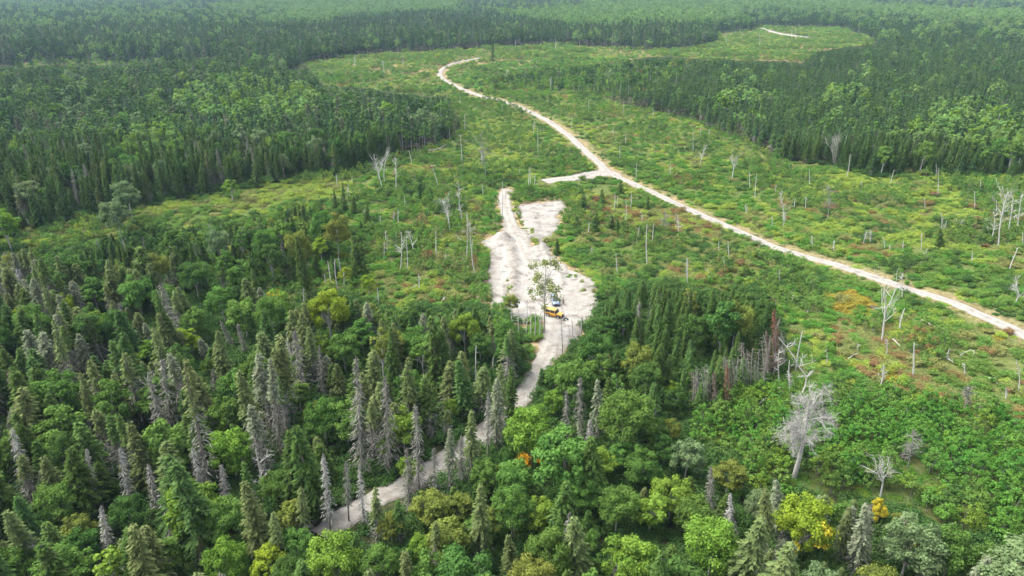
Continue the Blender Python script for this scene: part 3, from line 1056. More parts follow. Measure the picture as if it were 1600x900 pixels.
# --- broadleaf trees that the photograph shows singly: crown centre, crown radius in photograph pixels
BL = [
    (470, 850, 30, 'bl_mid', 3, None), (610, 820, 22, 'bl_olive', 5, None), (715, 790, 24, 'bl_olive', 4, None), (745, 830, 26, 'bl_mid', 1, None),
    (978, 652, 43, 'bl_mid', 2, 'large round green tree right of the pale dead spruce'),
    (830, 672, 40, 'bl_bright', 0, 'yellow green tree with an orange bough, right of the track'),
    (898, 590, 30, 'bl_mid', 1, 'green tree just right of the track, above grey spruces'),
    (868, 585, 20, 'bl_mid', 5, None), (935, 575, 24, 'bl_mid', 3, None), (935, 720, 27, 'bl_bright', 4, 'bright green tree below the pale dead spruce'),
    (915, 765, 30, 'bl_mid', 0, None), (965, 790, 32, 'bl_mid', 2, None), (1050, 770, 32, 'bl_bright', 3, None), (1085, 800, 30, 'bl_mid', 1, None),
    (1018, 795, 28, 'bl_bright', 5, None), (985, 880, 48, 'bl_bright', 0, 'bright green crown at the bottom edge, right of centre'), (1115, 850, 44, 'bl_bright', 2, 'large bright green crown near the bottom edge, right of centre'),
    (1075, 712, 27, 'bl_grey', 1, 'grey green round tree between the broadleaf wood and the thicket'), (1140, 740, 26, 'bl_olive', 4, None),
    (1000, 725, 28, 'bl_mid', 3, None), (1040, 700, 22, 'bl_deep', 5, None), (805, 745, 30, 'bl_mid', 1, None), (800, 790, 34, 'bl_mid', 0, None),
    (1258, 815, 44, 'bl_yellow', 2, 'large yellow green tree with gold patches by the thicket'), (1375, 795, 13, 'bl_gold', 5, 'small golden yellow crown among grey spruces near the thicket'),
    (1425, 850, 45, 'bl_grey', 3, 'broad grey green crown at the lower right'), (1490, 860, 40, 'bl_mid', 0, None), (1555, 885, 38, 'bl_mid', 2, None),
    (512, 485, 34, 'bl_yellow', 0, 'large yellow green crown, brightest at the top of the left forest'), (290, 532, 20, 'bl_yellow', 4, 'small yellow green tree in the middle of the left forest'),
    (232, 548, 17, 'bl_bright', 5, None), (360, 700, 34, 'bl_bright', 1, 'bright yellow green tree among grey spruces in the left forest'), (300, 792, 42, 'bl_bright', 3, None),
    (345, 812, 35, 'bl_mid', 2, None), (362, 600, 26, 'bl_mid', 5, None), (350, 645, 27, 'bl_mid', 1, None), (213, 630, 20, 'bl_mid', 4, None),
    (418, 878, 28, 'bl_yellow', 5, None), (350, 872, 34, 'bl_bright', 0, None), (25, 880, 34, 'bl_mid', 3, 'green crown in the bottom left corner'),
    (95, 780, 34, 'bl_mid', 2, None), (10, 700, 30, 'bl_mid', 1, None), (505, 650, 30, 'bl_mid', 0, None), (540, 655, 32, 'bl_mid', 3, 'spreading green tree with a pale trunk left of the track'),
    (536, 545, 27, 'bl_mid', 1, None), (650, 535, 26, 'bl_mid', 2, 'round green tree above the middle of the left forest'), (725, 515, 26, 'bl_bright', 0, 'bright green tree left of the snags by the track'),
    (565, 520, 22, 'bl_mid', 4, None), (300, 500, 22, 'bl_mid', 5, None), (380, 490, 26, 'bl_mid', 1, None), (430, 475, 24, 'bl_bright', 3, None),
    (750, 540, 20, 'bl_deep', 2, None), (700, 600, 17, 'bl_mid', 4, None), (466, 615, 18, 'bl_mid', 4, None), (640, 730, 20, 'bl_bright', 5, 'bright young tree beside the lower bend of the track'),
    (672, 790, 30, 'bl_olive', 4, None), (700, 840, 34, 'bl_olive', 1, None), (520, 870, 42, 'bl_bright', 2, 'bright green crown below the lower end of the track'), (590, 885, 34, 'bl_mid', 0, None),
    (455, 800, 26, 'bl_olive', 5, None), (760, 740, 26, 'bl_mid', 3, None), (842, 800, 26, 'bl_bright', 1, None), (422, 404, 24, 'bl_deep', 0, 'dark green round tree standing in the half open wood'),
    (180, 332, 24, 'bl_grey', 3, 'pale grey green round tree at the edge of the left clearing'), (303, 432, 25, 'bl_deep', 2, 'dark round crown at the top of the left foreground forest'), (213, 455, 26, 'bl_mid', 1, None),
    (360, 292, 12, 'bl_bright', 4, 'small bright green tree against the dark forest edge'), (145, 455, 22, 'bl_mid', 5, None), (375, 425, 20, 'bl_mid', 3, None), (500, 385, 14, 'bl_yellow', 4, 'small yellowish tree among spruces in the clearing'),
    (575, 440, 12, 'bl_yellow', 5, 'small yellow green tree at the edge of the clearing'), (538, 428, 11, 'bl_yellow', 4, None), (430, 465, 14, 'bl_gold', 4, 'pale yellow crown at the top of the left forest'),
    (800, 472, 12, 'bl_olive', 4, 'bushy olive tree at the left rim of the sand clearing'), (640, 495, 16, 'bl_deep', 1, None), (345, 470, 24, 'bl_mid', 0, None), (1485, 195, 24, 'bl_far', 3, None), (745, 205, 0, None, 0, None),
    (975, 500, 20, 'bl_deep', 3, None), (950, 510, 18, 'bl_deep', 4, None), (1100, 530, 15, 'bl_deep', 5, None), (1170, 535, 13, 'bl_olive', 5, None), (1080, 585, 16, 'bl_deep', 1, None), (1125, 640, 14, 'bl_mid', 4, None),
    (1010, 590, 26, 'bl_deep', 2, None), (1055, 620, 18, 'bl_deep', 3, None), (430, 760, 26, 'bl_mid', 2, None), (200, 800, 28, 'bl_deep', 0, None), (250, 870, 30, 'bl_mid', 4, None), (130, 850, 26, 'bl_deep', 1, None),
]
PALNAME = {'bl_deep': 'dark green', 'bl_mid': 'green', 'bl_bright': 'bright green', 'bl_yellow': 'yellow green', 'bl_grey': 'grey green', 'bl_gold': 'golden', 'bl_olive': 'olive green', 'bl_far': 'pale green', 'bl_orange': 'orange',
           'sp_dark': 'dark green', 'sp_mid': 'green', 'sp_olive': 'olive', 'sp_grey': 'grey green', 'sp_blue': 'blue green', 'rust': 'rust brown', 'far_dark': 'dark green', 'far_mid': 'green', 'far_grey': 'grey green', 'twig': 'grey', 'twigpale': 'bleached', 'twigbrown': 'brown',
           'sh_green': 'green', 'sh_fresh': 'fresh green', 'sh_dark': 'dark green', 'sh_lime': 'lime green', 'sh_olive': 'olive', 'sh_rust': 'rust brown', 'sh_gold': 'golden yellow'}
ORANGE_AT = GOLD_AT = None
for cx, cy_, rp, pal, pi, lab in BL:
    if not pal:
        continue
    zc_ = 7.0
    for _ in range(6):
        P = U(cx, cy_, zc_)
        d_ = proj(P.x, P.y, P.z)[2]
        R_ = max(0.8, rp / F * d_ * 0.93)
        H_ = min(max(R_ * 3.1, 5.5), 15.0)
        zc_ = 0.66 * H_
    pr = PROTO['broadleaf'][pi]
    item('broadleaf', P.x, P.y, pal, pi, R_ / pr['R'], H_ / pr['H'], label=lab, must=True)
    BROAD.append((P.x, P.y, R_))
    if rp == 40 and pal == 'bl_bright':
        ORANGE_AT = (P, R_, H_)
    if pal == 'bl_yellow' and cx == 1258:
        GOLD_AT = (P, R_, H_)

# --- conifers that the photograph shows singly: (kind, base px, top px, palette, label)
CF = [
    ('lichen_spruce', 703, 772, 704, 668, 'sp_grey', None), ('dead_spruce', 680, 790, 679, 700, 'twig', None), ('lichen_spruce', 736, 748, 738, 640, 'sp_olive', None), ('dead_spruce', 762, 720, 764, 610, 'twig', None),
    ('dead_spruce', 720, 760, 722, 680, 'twig', None), ('lichen_spruce', 775, 705, 778, 590, 'sp_grey', None), ('dead_spruce', 640, 800, 636, 700, 'twig', None), ('lichen_spruce', 590, 850, 588, 760, 'sp_olive', None), ('dead_spruce', 545, 815, 543, 720, 'twig', None),
    ('lichen_spruce', 625, 850, 622, 780, 'sp_mid', None), ('lichen_spruce', 480, 850, 470, 760, 'sp_olive', None), ('lichen_spruce', 440, 900, 428, 800, 'sp_olive', None), ('spruce', 560, 900, 556, 830, 'sp_mid', None),
    ('dead_spruce', 566, 745, 559, 558, 'twig', 'tall grey dead spruce left of the track, second of the three'),
    ('dead_spruce', 609, 742, 603, 590, 'twig', 'grey dead spruce with a long bare lower trunk near the track bend'),
    ('dead_spruce', 517, 832, 506, 710, 'twigpale', 'pale dead spruce standing at the lower end of the track'),
    ('dead_spruce', 570, 822, 562, 733, 'twigpale', 'thin pale dead spruce in front of the gravel track'),
    ('dead_spruce', 655, 772, 650, 632, 'twig', 'tall grey withered spruce in front of the track'),
    ('lichen_spruce', 640, 690, 640, 556, 'sp_olive', None),
    ('dead_spruce', 922, 702, 921, 655, 'twigpale', 'small bleached dead spruce between green broadleaf crowns'),
    ('dead_spruce', 906, 685, 905, 590, 'twig', None), ('lichen_spruce', 934, 690, 932, 592, 'sp_grey', None), ('dead_spruce', 885, 690, 884, 610, 'twig', None),
    ('lichen_spruce', 925, 760, 895, 655, 'sp_grey', None),
    ('dead_spruce', 270, 690, 256, 560, 'twig', 'large silvery dead spruce beside two pale leaning stems'),
    ('dead_spruce', 325, 800, 300, 700, 'twigpale', None), ('dead_spruce', 245, 800, 233, 725, 'twigpale', None), ('dead_spruce', 55, 790, 20, 670, 'twigpale', None),
    ('dead_spruce', 205, 790, 190, 700, 'twigpale', None), ('dead_spruce', 150, 800, 140, 700, 'twigpale', None), ('dead_spruce', 175, 880, 160, 790, 'twigpale', None),
    ('dead_spruce', 270, 900, 256, 840, 'twigpale', None), ('dead_spruce', 355, 790, 347, 725, 'twigpale', None), ('dead_spruce', 385, 560, 370, 505, 'twig', None), ('dead_spruce', 365, 545, 340, 500, 'twig', None),
    ('lichen_spruce', 330, 780, 293, 560, 'sp_olive', None), ('lichen_spruce', 120, 640, 85, 500, 'sp_olive', None), ('lichen_spruce', 275, 650, 240, 510, 'sp_olive', None),
    ('lichen_spruce', 440, 720, 425, 560, 'sp_grey', None), ('lichen_spruce', 160, 700, 125, 580, 'sp_olive', None), ('lichen_spruce', 450, 690, 435, 590, 'sp_mid', None),
    ('spruce', 615, 620, 612, 510, 'sp_dark', 'tall dark spruce with a long pointed tip in the left forest'), ('lichen_spruce', 780, 690, 783, 568, 'sp_olive', 'dark olive spruce leaning beside the track'),
    ('spruce', 800, 668, 798, 570, 'sp_dark', None), ('dead_spruce', 505, 620, 500, 540, 'twig', None),
    ('dead_spruce', 1212, 585, 1204, 482, 'rust', 'rust brown spruce at the right edge of the spruce stand'), ('dead_spruce', 1136, 640, 1133, 570, 'rust', 'small rust brown spruce above bare trunks'),
    ('dead_spruce', 1118, 650, 1112, 580, 'twigbrown', None), ('dead_spruce', 1200, 590, 1193, 515, 'twigbrown', None),
    ('dead_spruce', 1140, 850, 1138, 770, 'twigpale', None), ('dead_spruce', 1110, 800, 1108, 728, 'twig', None), ('dead_spruce', 880, 885, 892, 800, 'twig', 'grey dead spruce at the bottom, right of centre'),
    ('lichen_spruce', 1335, 905, 1350, 785, 'sp_grey', 'large grey green spruce left of the grey green crown'), ('lichen_spruce', 1195, 880, 1190, 760, 'sp_olive', None), ('lichen_spruce', 1225, 850, 1200, 745, 'sp_grey', None),
    ('lichen_spruce', 750, 880, 752, 755, 'sp_olive', None), ('lichen_spruce', 680, 905, 683, 815, 'sp_olive', None), ('lichen_spruce', 1310, 880, 1325, 790, 'sp_olive', None), ('spruce', 800, 905, 792, 835, 'sp_olive', None),
    ('young_spruce', 1468, 386, 1468, 355, 'sp_dark', 'small dark spruce beneath a cluster of white snags'), ('spruce', 770, 98, 770, 62, 'sp_dark', 'lone tall dark spruce beside the far end of the gravel road'),
    ('young_spruce', 655, 312, 656, 282, 'sp_blue', None), ('young_spruce', 674, 315, 673, 293, 'sp_dark', None), ('spruce', 524, 335, 523, 296, 'sp_dark', None), ('spruce', 573, 348, 575, 318, 'sp_dark', None),
    ('spruce', 553, 335, 553, 305, 'sp_dark', None), ('spruce', 538, 330, 536, 285, 'sp_mid', None), ('young_spruce', 870, 398, 871, 372, 'sp_dark', 'small dark spruce right of the excavated pad'),
    ('young_spruce', 930, 365, 932, 330, 'sp_dark', None), ('young_spruce', 955, 362, 955, 335, 'sp_dark', None), ('young_spruce', 966, 366, 964, 342, 'sp_blue', None), ('young_spruce', 912, 322, 912, 300, 'sp_dark', None),
    ('young_spruce', 942, 318, 940, 295, 'sp_dark', None), ('young_spruce', 970, 305, 970, 282, 'sp_dark', None), ('young_spruce', 1012, 330, 1012, 306, 'sp_dark', None),
    ('spruce', 850, 610, 845, 575, 'sp_blue', 'small dark spruce leaning out over the track edge'),
]
for kind, bx, by, tx, ty, pal, lab in CF:
    B = U(bx, by)
    h_ = hfor(B, ty)
    px1, _, d1 = proj(B.x, B.y, B.z + h_)
    lean = (tx - px1) / F * d1
    n = len(PROTO[kind])
    pi = int(rng.integers(n))
    pr = PROTO[kind][pi]
    sz = h_ / pr['H']
    item(kind, B.x, B.y, pal, pi, min(max(sz, 0.7), 1.25) * (0.8 if pal == 'twigbrown' else 1.0), sz, tilt=(0, math.atan2(float(lean), h_) * 0.8), label=lab, must=True)


def cands(y0, y1, s, jit=0.9):
    n = int((y1 - y0) / s) + 1
    X_, Y_ = [], []
    for i in range(n):
        y = y0 + i * s
        hw = 0.70 * y + 24 + 26 + 0.03 * y
        x = np.arange(-hw, hw, s)
        X_.append(x + (s / 2 if i % 2 else 0))
        Y_.append(np.full(len(x), y))
    X_, Y_ = np.concatenate(X_), np.concatenate(Y_)
    X_ = X_ + rng.uniform(-0.5, 0.5, len(X_)) * s * jit
    Y_ = Y_ + rng.uniform(-0.5, 0.5, len(Y_)) * s * jit
    return X_, Y_


OPENZ = (O, H)


def tree_fit(x, y, hmax, hmin):
    """the greatest height up to hmax at which a tree here stays in the wooded parts of the view; 0 = none"""
    g = hgt(x, y)
    px_, py_, _ = proj(x, y, g)
    zb = zone(px_, py_)
    ok = ~np.isin(zb, OPENZ)
    best = np.zeros(len(x))
    alive_ = ok.copy()
    zmid = zb.copy()
    for f in (0.35, 0.5, 0.65, 0.8, 1.0):
        hh = hmax * f
        px_, py_, _ = proj(x, y, g + hh * 0.93)
        zz = zone(px_, py_)
        alive_ &= ~np.isin(zz, OPENZ)
        best = np.where(alive_, hh, best)
        if f == 0.5:
            zmid = np.where(alive_, zz, zmid)
    best = np.where(best < hmin, 0, best)
    return best, zmid, zb


def pick(opts, n):
    names = [o for o, _ in opts]
    p = np.array([q for _, q in opts], float)
    return [names[i] for i in rng.choice(len(names), n, p=p / p.sum())]


MIXB = {A: 0.20, B1: 0.95, B2: 0.2, D: 0.04, DH: 0.85, E1: 0.42, E2: 0.1, E3: 0.8, K: 0.5, G: 0.35}
PB = {A: [('bl_mid', 4), ('bl_deep', 3), ('bl_bright', 1), ('bl_grey', 2)], B1: [('bl_far', 4), ('bl_mid', 1)], B2: [('bl_far', 3)], D: [('bl_mid', 3), ('bl_far', 2)], DH: [('bl_bright', 2), ('bl_far', 5), ('bl_mid', 2)],
      E1: [('bl_mid', 5), ('bl_bright', 2), ('bl_deep', 3), ('bl_olive', 2), ('bl_yellow', 0.5)], E2: [('bl_deep', 5), ('bl_olive', 1)], E3: [('bl_mid', 5), ('bl_bright', 2), ('bl_deep', 4), ('bl_olive', 1)],
      K: [('bl_mid', 3), ('bl_grey', 3), ('bl_olive', 3)], G: [('bl_mid', 4), ('bl_deep', 4), ('bl_grey', 1), ('bl_olive', 1)]}
PC = {A: [(('spruce', 'sp_dark'), 6), (('spruce', 'sp_mid'), 3), (('spruce', 'sp_blue'), 2), (('lichen_spruce', 'sp_olive'), 1.4), (('lichen_spruce', 'sp_mid'), 1), (('dead_spruce', 'twig'), 0.5)],
      B1: [(('spruce', 'sp_dark'), 5), (('spruce', 'sp_blue'), 2)], B2: [(('spruce', 'sp_dark'), 6), (('spruce', 'sp_mid'), 1), (('lichen_spruce', 'sp_olive'), 1), (('dead_spruce', 'twig'), 0.3)],
      D: [(('spruce', 'sp_dark'), 5), (('spruce', 'sp_mid'), 4), (('spruce', 'sp_blue'), 2), (('dead_spruce', 'twig'), 0.25)], DH: [(('spruce', 'sp_dark'), 1)],
      E1: [(('lichen_spruce', 'sp_olive'), 4.2), (('lichen_spruce', 'sp_grey'), 1.6), (('lichen_spruce', 'sp_mid'), 2), (('spruce', 'sp_dark'), 2.0), (('spruce', 'sp_blue'), 1.0), (('spruce', 'sp_olive'), 1.2), (('dead_spruce', 'twig'), 0.8), (('dead_spruce', 'twigpale'), 0.12), (('dead_spruce', 'twigbrown'), 0.1)],
      E2: [(('spruce', 'sp_dark'), 5), (('spruce', 'sp_blue'), 2), (('spruce', 'sp_mid'), 3), (('lichen_spruce', 'sp_mid'), 1), (('dead_spruce', 'twig'), 0.5)],
      E3: [(('lichen_spruce', 'sp_olive'), 3), (('spruce', 'sp_dark'), 3), (('spruce', 'sp_blue'), 1), (('dead_spruce', 'twig'), 0.8)],
      K: [(('lichen_spruce', 'sp_grey'), 4), (('lichen_spruce', 'sp_olive'), 4), (('dead_spruce', 'twigbrown'), 0.3), (('dead_spruce', 'twig'), 0.5)],
      G: [(('young_spruce', 'sp_dark'), 5), (('spruce', 'sp_dark'), 4), (('spruce', 'sp_blue'), 2), (('dead_spruce', 'twig'), 1.4)]}


def near_broad(x, y, f):
    if not BROAD:
        return np.zeros(len(x), bool)
    Q = np.array(BROAD)
    hit = np.zeros(len(x), bool)
    for k in range(0, len(x), 4000):
        dx = x[k:k + 4000, None] - Q[None, :, 0]
        dy = y[k:k + 4000, None] - Q[None, :, 1]
        hit[k:k + 4000] = (np.hypot(dx, dy) < Q[None, :, 2] * f).any(1)
    return hit


SPX = np.array([(i['x'], i['y']) for i in ITEMS])


SILH = [(cx, cy, rp * 0.85, U(cx, cy, 7).y) for cx, cy, rp, pal, _, _ in BL if pal]
for kind, bx, by, tx, ty, pal, lab in CF:
    if ty > 200:
        for f in (0.25, 0.5, 0.75):
            SILH.append((bx + (tx - bx) * (1 - f), ty + (by - ty) * f * 0.8, 11, U(bx, by).y))
SILH += [(822, 715, 26, U(828, 752).y), (816, 735, 16, U(828, 752).y)]
SILH = np.array(SILH)


def masks(x, y, g, hh, r):
    """would a tree here hide one of the trees that the photograph shows singly"""
    hit = np.zeros(len(x), bool)
    for f in (0.45, 0.7, 0.88, 1.0):
        px_, py_, d_ = proj(x, y, g + hh * f)
        rr = r * (1.1 - f) * F / d_
        for cx, cy, rp, yy in SILH:
            hit |= (np.hypot(px_ - cx, py_ - cy) < rp + rr * 0.7) & (y < yy)
    return hit


def near_special(x, y, r):
    return (np.hypot(x[:, None] - SPX[None, :, 0], y[:, None] - SPX[None, :, 1]) < r).any(1)


# where the photograph shows the ground before a named thing, nothing tall may stand
CLEARVIEW = [[(840, 455), (905, 455), (905, 512), (840, 512)], [(500, 740), (625, 740), (600, 800), (500, 820)], [(790, 590), (845, 570), (880, 500), (850, 640), (790, 660), (745, 700), (700, 720), (690, 700), (760, 660)]]


def blocks(x, y, g, hh, r):
    hit = np.zeros(len(x), bool)
    for f in (0.3, 0.5, 0.7, 0.85, 1.0):
        for sx in (-0.5, 0, 0.5):
            px_, py_, _ = proj(x + sx * r, y, g + hh * f)
            for pl in CLEARVIEW:
                hit |= inpoly(px_, py_, pl)
    return hit


def plant_trees(y0, y1, sb, sc, far, low=1.0):
    # broadleaf first, then conifers between them
    x, y = cands(y0, y1, sb)
    h0 = rng.uniform(9.5, 14.0, len(x)) * low
    px_, py_, _ = proj(x, y, hgt(x, y) + 5)
    h0 = np.where(zone(px_, py_) == B1, h0 * 1.25, h0)
    hm, zm, zb = tree_fit(x, y, h0, 4.5 * low)
    pz = np.array([MIXB.get(c, 0) for c in range(12)])[zm]
    n_ = vnoise(x, y, 35, 71)
    pz = pz * (0.4 + 1.2 * n_)
    px_, py_, _ = proj(x, y, hgt(x, y) + 7)
    pz = np.where((zm == A) & (px_ > 230) & (px_ < 620) & (py_ > 105) & (py_ < 205), 0.42 * (vnoise(x, y, 25, 73) > 0.42), pz)
    pz = np.where(zm == B1, np.where(vnoise(x, y * 0.45, 170, 87) > 0.5, 0.95, 0.12), pz)
    pz = np.where((zm == E1) & (py_ < 560), np.maximum(pz, 0.42), pz)
    keep_ = (hm > 0) & (rng.random(len(x)) < pz) & ~on_bare(x, y, 2.0)
    R_ = hm * rng.uniform(0.22, 0.31, len(x))
    if y0 < 700:
        keep_ &= ~(covers(x, y, hm * 0.35, hm, R_) & (rng.random(len(x)) < 0.97))
        keep_ &= ~near_broad(x, y, 1.25 if low == 1.0 else 0.9)
    if y0 < 300:
        keep_ &= ~blocks(x, y, hgt(x, y), hm, R_)
        keep_ &= ~(masks(x, y, hgt(x, y), hm, R_) & (rng.random(len(x)) < 0.93))
        keep_ &= ~near_special(x, y, 2.5)
    if low < 1.0:
        keep_ &= zm != E2
    keep_ &= ~((zm == G) & (rng.random(len(x)) > np.where(px_ < 460, 0.9, 0.4)))
    for i in np.nonzero(keep_)[0]:
        pal = pick(PB[zm[i]], 1)[0]
        if far:
            kd = 'far_broadleaf'
        else:
            kd = 'aspen' if rng.random() < 0.22 else 'broadleaf'
        n = len(PROTO[kd])
        pi = int(rng.integers(n))
        pr = PROTO[kd][pi]
        item(kd, x[i], y[i], pal, pi, (R_[i] / pr['R']) if kd != 'aspen' else hm[i] / pr['H'], hm[i] / pr['H'])
        BROAD.append((x[i], y[i], R_[i])) if y0 < 700 else None
    x, y = cands(y0, y1, sc)
    h0 = rng.uniform(10.5, 17.0, len(x)) * low
    px_, py_, _ = proj(x, y, hgt(x, y) + 5)
    z0_ = zone(px_, py_)
    h0 = np.where(z0_ == D, h0 * 0.72, h0)
    h0 = np.where(z0_ == E2, h0 * 0.68, h0)
    h0 = h0 * (0.72 + 0.46 * vnoise(x, y, 13, 77)) * np.where(z0_ == A, 0.9, 1.0) * np.where(z0_ == B1, 0.8, 1.0) * (0.82 + 0.36 * vnoise(x, y, 48, 78))
    h0 = np.where(z0_ == G, h0 * 0.55, h0)
    hm, zm, zb = tree_fit(x, y, h0, 3.0)
    keep_ = (hm > 0) & ~on_bare(x, y, 1.6)
    dens_ = np.array([1.0, 0.4, 1.0, 1.0, 0.35, 0.60, 1.0, 0.38, 0.45, 0.28, 0, 0])[zm]
    dens_ = np.where((zm == G) & (proj(x, y, hgt(x, y))[0] < 460), 0.6, dens_)
    band = vnoise(x, y * 0.45, 170, 87)
    dens_ = np.where(zm == B1, np.where(band > 0.5, 0.25, 1.0), dens_)
    keep_ &= rng.random(len(x)) < dens_ * (0.75 + 0.5 * vnoise(x, y, 9, 75)) * np.where((vnoise(x, y, 16, 79) > 0.84) & (zm != E2), 0.15, 1.0)
    R_ = 1.7
    if y0 < 700:
        keep_ &= ~(covers(x, y, hm * 0.25, hm, R_) & (rng.random(len(x)) < 0.95))
        keep_ &= ~near_broad(x, y, 0.62)
    if y0 < 300:
        keep_ &= ~blocks(x, y, hgt(x, y), hm, R_)
        keep_ &= ~(masks(x, y, hgt(x, y), hm, R_) & (rng.random(len(x)) < 0.93))
        keep_ &= ~near_special(x, y, 1.6)
    if low < 1.0:
        Q = np.array([(i['x'], i['y']) for i in ITEMS if i['kind'] in ('spruce', 'lichen_spruce', 'dead_spruce')])
        for k in range(0, len(x), 2000):
            keep_[k:k + 2000] &= ~(np.hypot(x[k:k + 2000, None] - Q[None, :, 0], y[k:k + 2000, None] - Q[None, :, 1]) < 2.0).any(1)
        keep_ &= (rng.random(len(x)) < 0.7) & (zm != E2)
    for i in np.nonzero(keep_)[0]:
        kd, pal = pick([(j, p) for j, (_, p) in enumerate(PC[zm[i]])], 1)[0], None
        kd, pal = PC[zm[i]][kd][0]
        if far:
            if kd == 'dead_spruce':
                if rng.random() < 0.5:
                    continue
                pal = 'twig'
            kd = 'far_spruce'
            pal = {'sp_dark': 'far_dark', 'sp_mid': 'far_mid', 'sp_blue': 'far_mid', 'sp_olive': 'far_grey', 'twig': 'far_grey'}.get(pal, pal)
        n = len(PROTO[kd])
        pi = int(rng.integers(n))
        pr = PROTO[kd][pi]
        sz = hm[i] / pr['H']
        sxy = (sz ** 0.6) * rng.uniform(0.8, 1.2) * {E2: 0.85, D: 0.95, A: 1.1, B1: 1.2, B2: 1.15, E1: 1.38, K: 1.4, E3: 1.25}.get(int(zm[i]), 1.0)
        if kd == 'young_spruce':
            sxy = sz * rng.uniform(0.9, 1.2)
        lean = 0.03 if zm[i] in (D, E2) else 0.06
        item(kd, x[i], y[i], pal, pi, sxy, sz, tilt=(rng.normal() * lean, rng.normal() * lean))


plant_trees(48, 300, 5.6, 3.3, False)
plant_trees(48, 230, 4.6, 3.6, False, 0.5)
plant_trees(300, 700, 5.8, 3.9, True)
plant_trees(700, 1300, 7.5, 5.5, True)
plant_trees(1300, 3000, 9.5, 9.0, True)

# --- shrubs, ferns and saplings of the clearings
PATCH = [   # photograph polygons with their mixture
    ([(1290, 465), (1330, 458), (1360, 470), (1345, 492), (1300, 488)], [('sh_gold', 7), ('sh_olive', 2), ('sh_rust', 1)]),
    ([(1300, 500), (1600, 520), (1700, 660), (1500, 650), (1390, 610), (1300, 560)], [('sh_green', 3), ('sh_olive', 3), ('sh_rust', 2.6), ('sh_lime', 1.8), ('sh_gold', 0.4)]),
    ([(1180, 285), (1300, 270), (1480, 285), (1560, 330), (1560, 400), (1400, 390), (1250, 370)], [('sh_lime', 4), ('sh_green', 3), ('sh_olive', 1.5), ('sh_rust', 0.5), ('sh_dark', 1)]),
    ([(640, 395), (725, 390), (745, 430), (700, 440), (640, 430)], [('sh_rust', 2), ('sh_olive', 3), ('sh_green', 2)]),
    ([(590, 430), (740, 440), (760, 480), (600, 490)], [('sh_olive', 3), ('sh_green', 3), ('sh_rust', 0.6), ('sh_lime', 1)]),
    ([(-500, 470), (27, 370), (207, 330), (400, 292), (567, 268), (560, 310), (470, 318), (330, 348), (160, 372), (30, 400), (-500, 490)], [('sh_lime', 4), ('sh_olive', 3), ('sh_green', 2.5)]),
    ([(430, 80), (700, 76), (1180, 40), (1380, 60), (1260, 100), (1000, 90), (760, 100), (660, 150), (480, 110)], [('sh_olive', 3), ('sh_green', 4), ('sh_lime', 3), ('sh_rust', 0.3)]),
    ([(720, 190), (830, 190), (840, 260), (740, 270)], [('sh_lime', 5), ('sh_green', 4)]),
    ([(900, 290), (1080, 330), (1250, 420), (1150, 440), (950, 440), (890, 380)], [('sh_green', 3), ('sh_dark', 2), ('sh_olive', 3), ('sh_lime', 1.2), ('sh_rust', 0.9)]),
]
DEFMIX = [('sh_dark', 1.6), ('sh_green', 5), ('sh_fresh', 2.5), ('sh_lime', 2.2), ('sh_olive', 1.2), ('sh_rust', 0.15)]
LOW = {'sh_rust', 'sh_gold', 'sh_lime', 'sh_olive'}


KEYS = [tuple(U(*q)[:2]) for q in ((1375, 777), (1240, 747), (1378, 532), (1418, 732), (1406, 513), (1427, 586))]


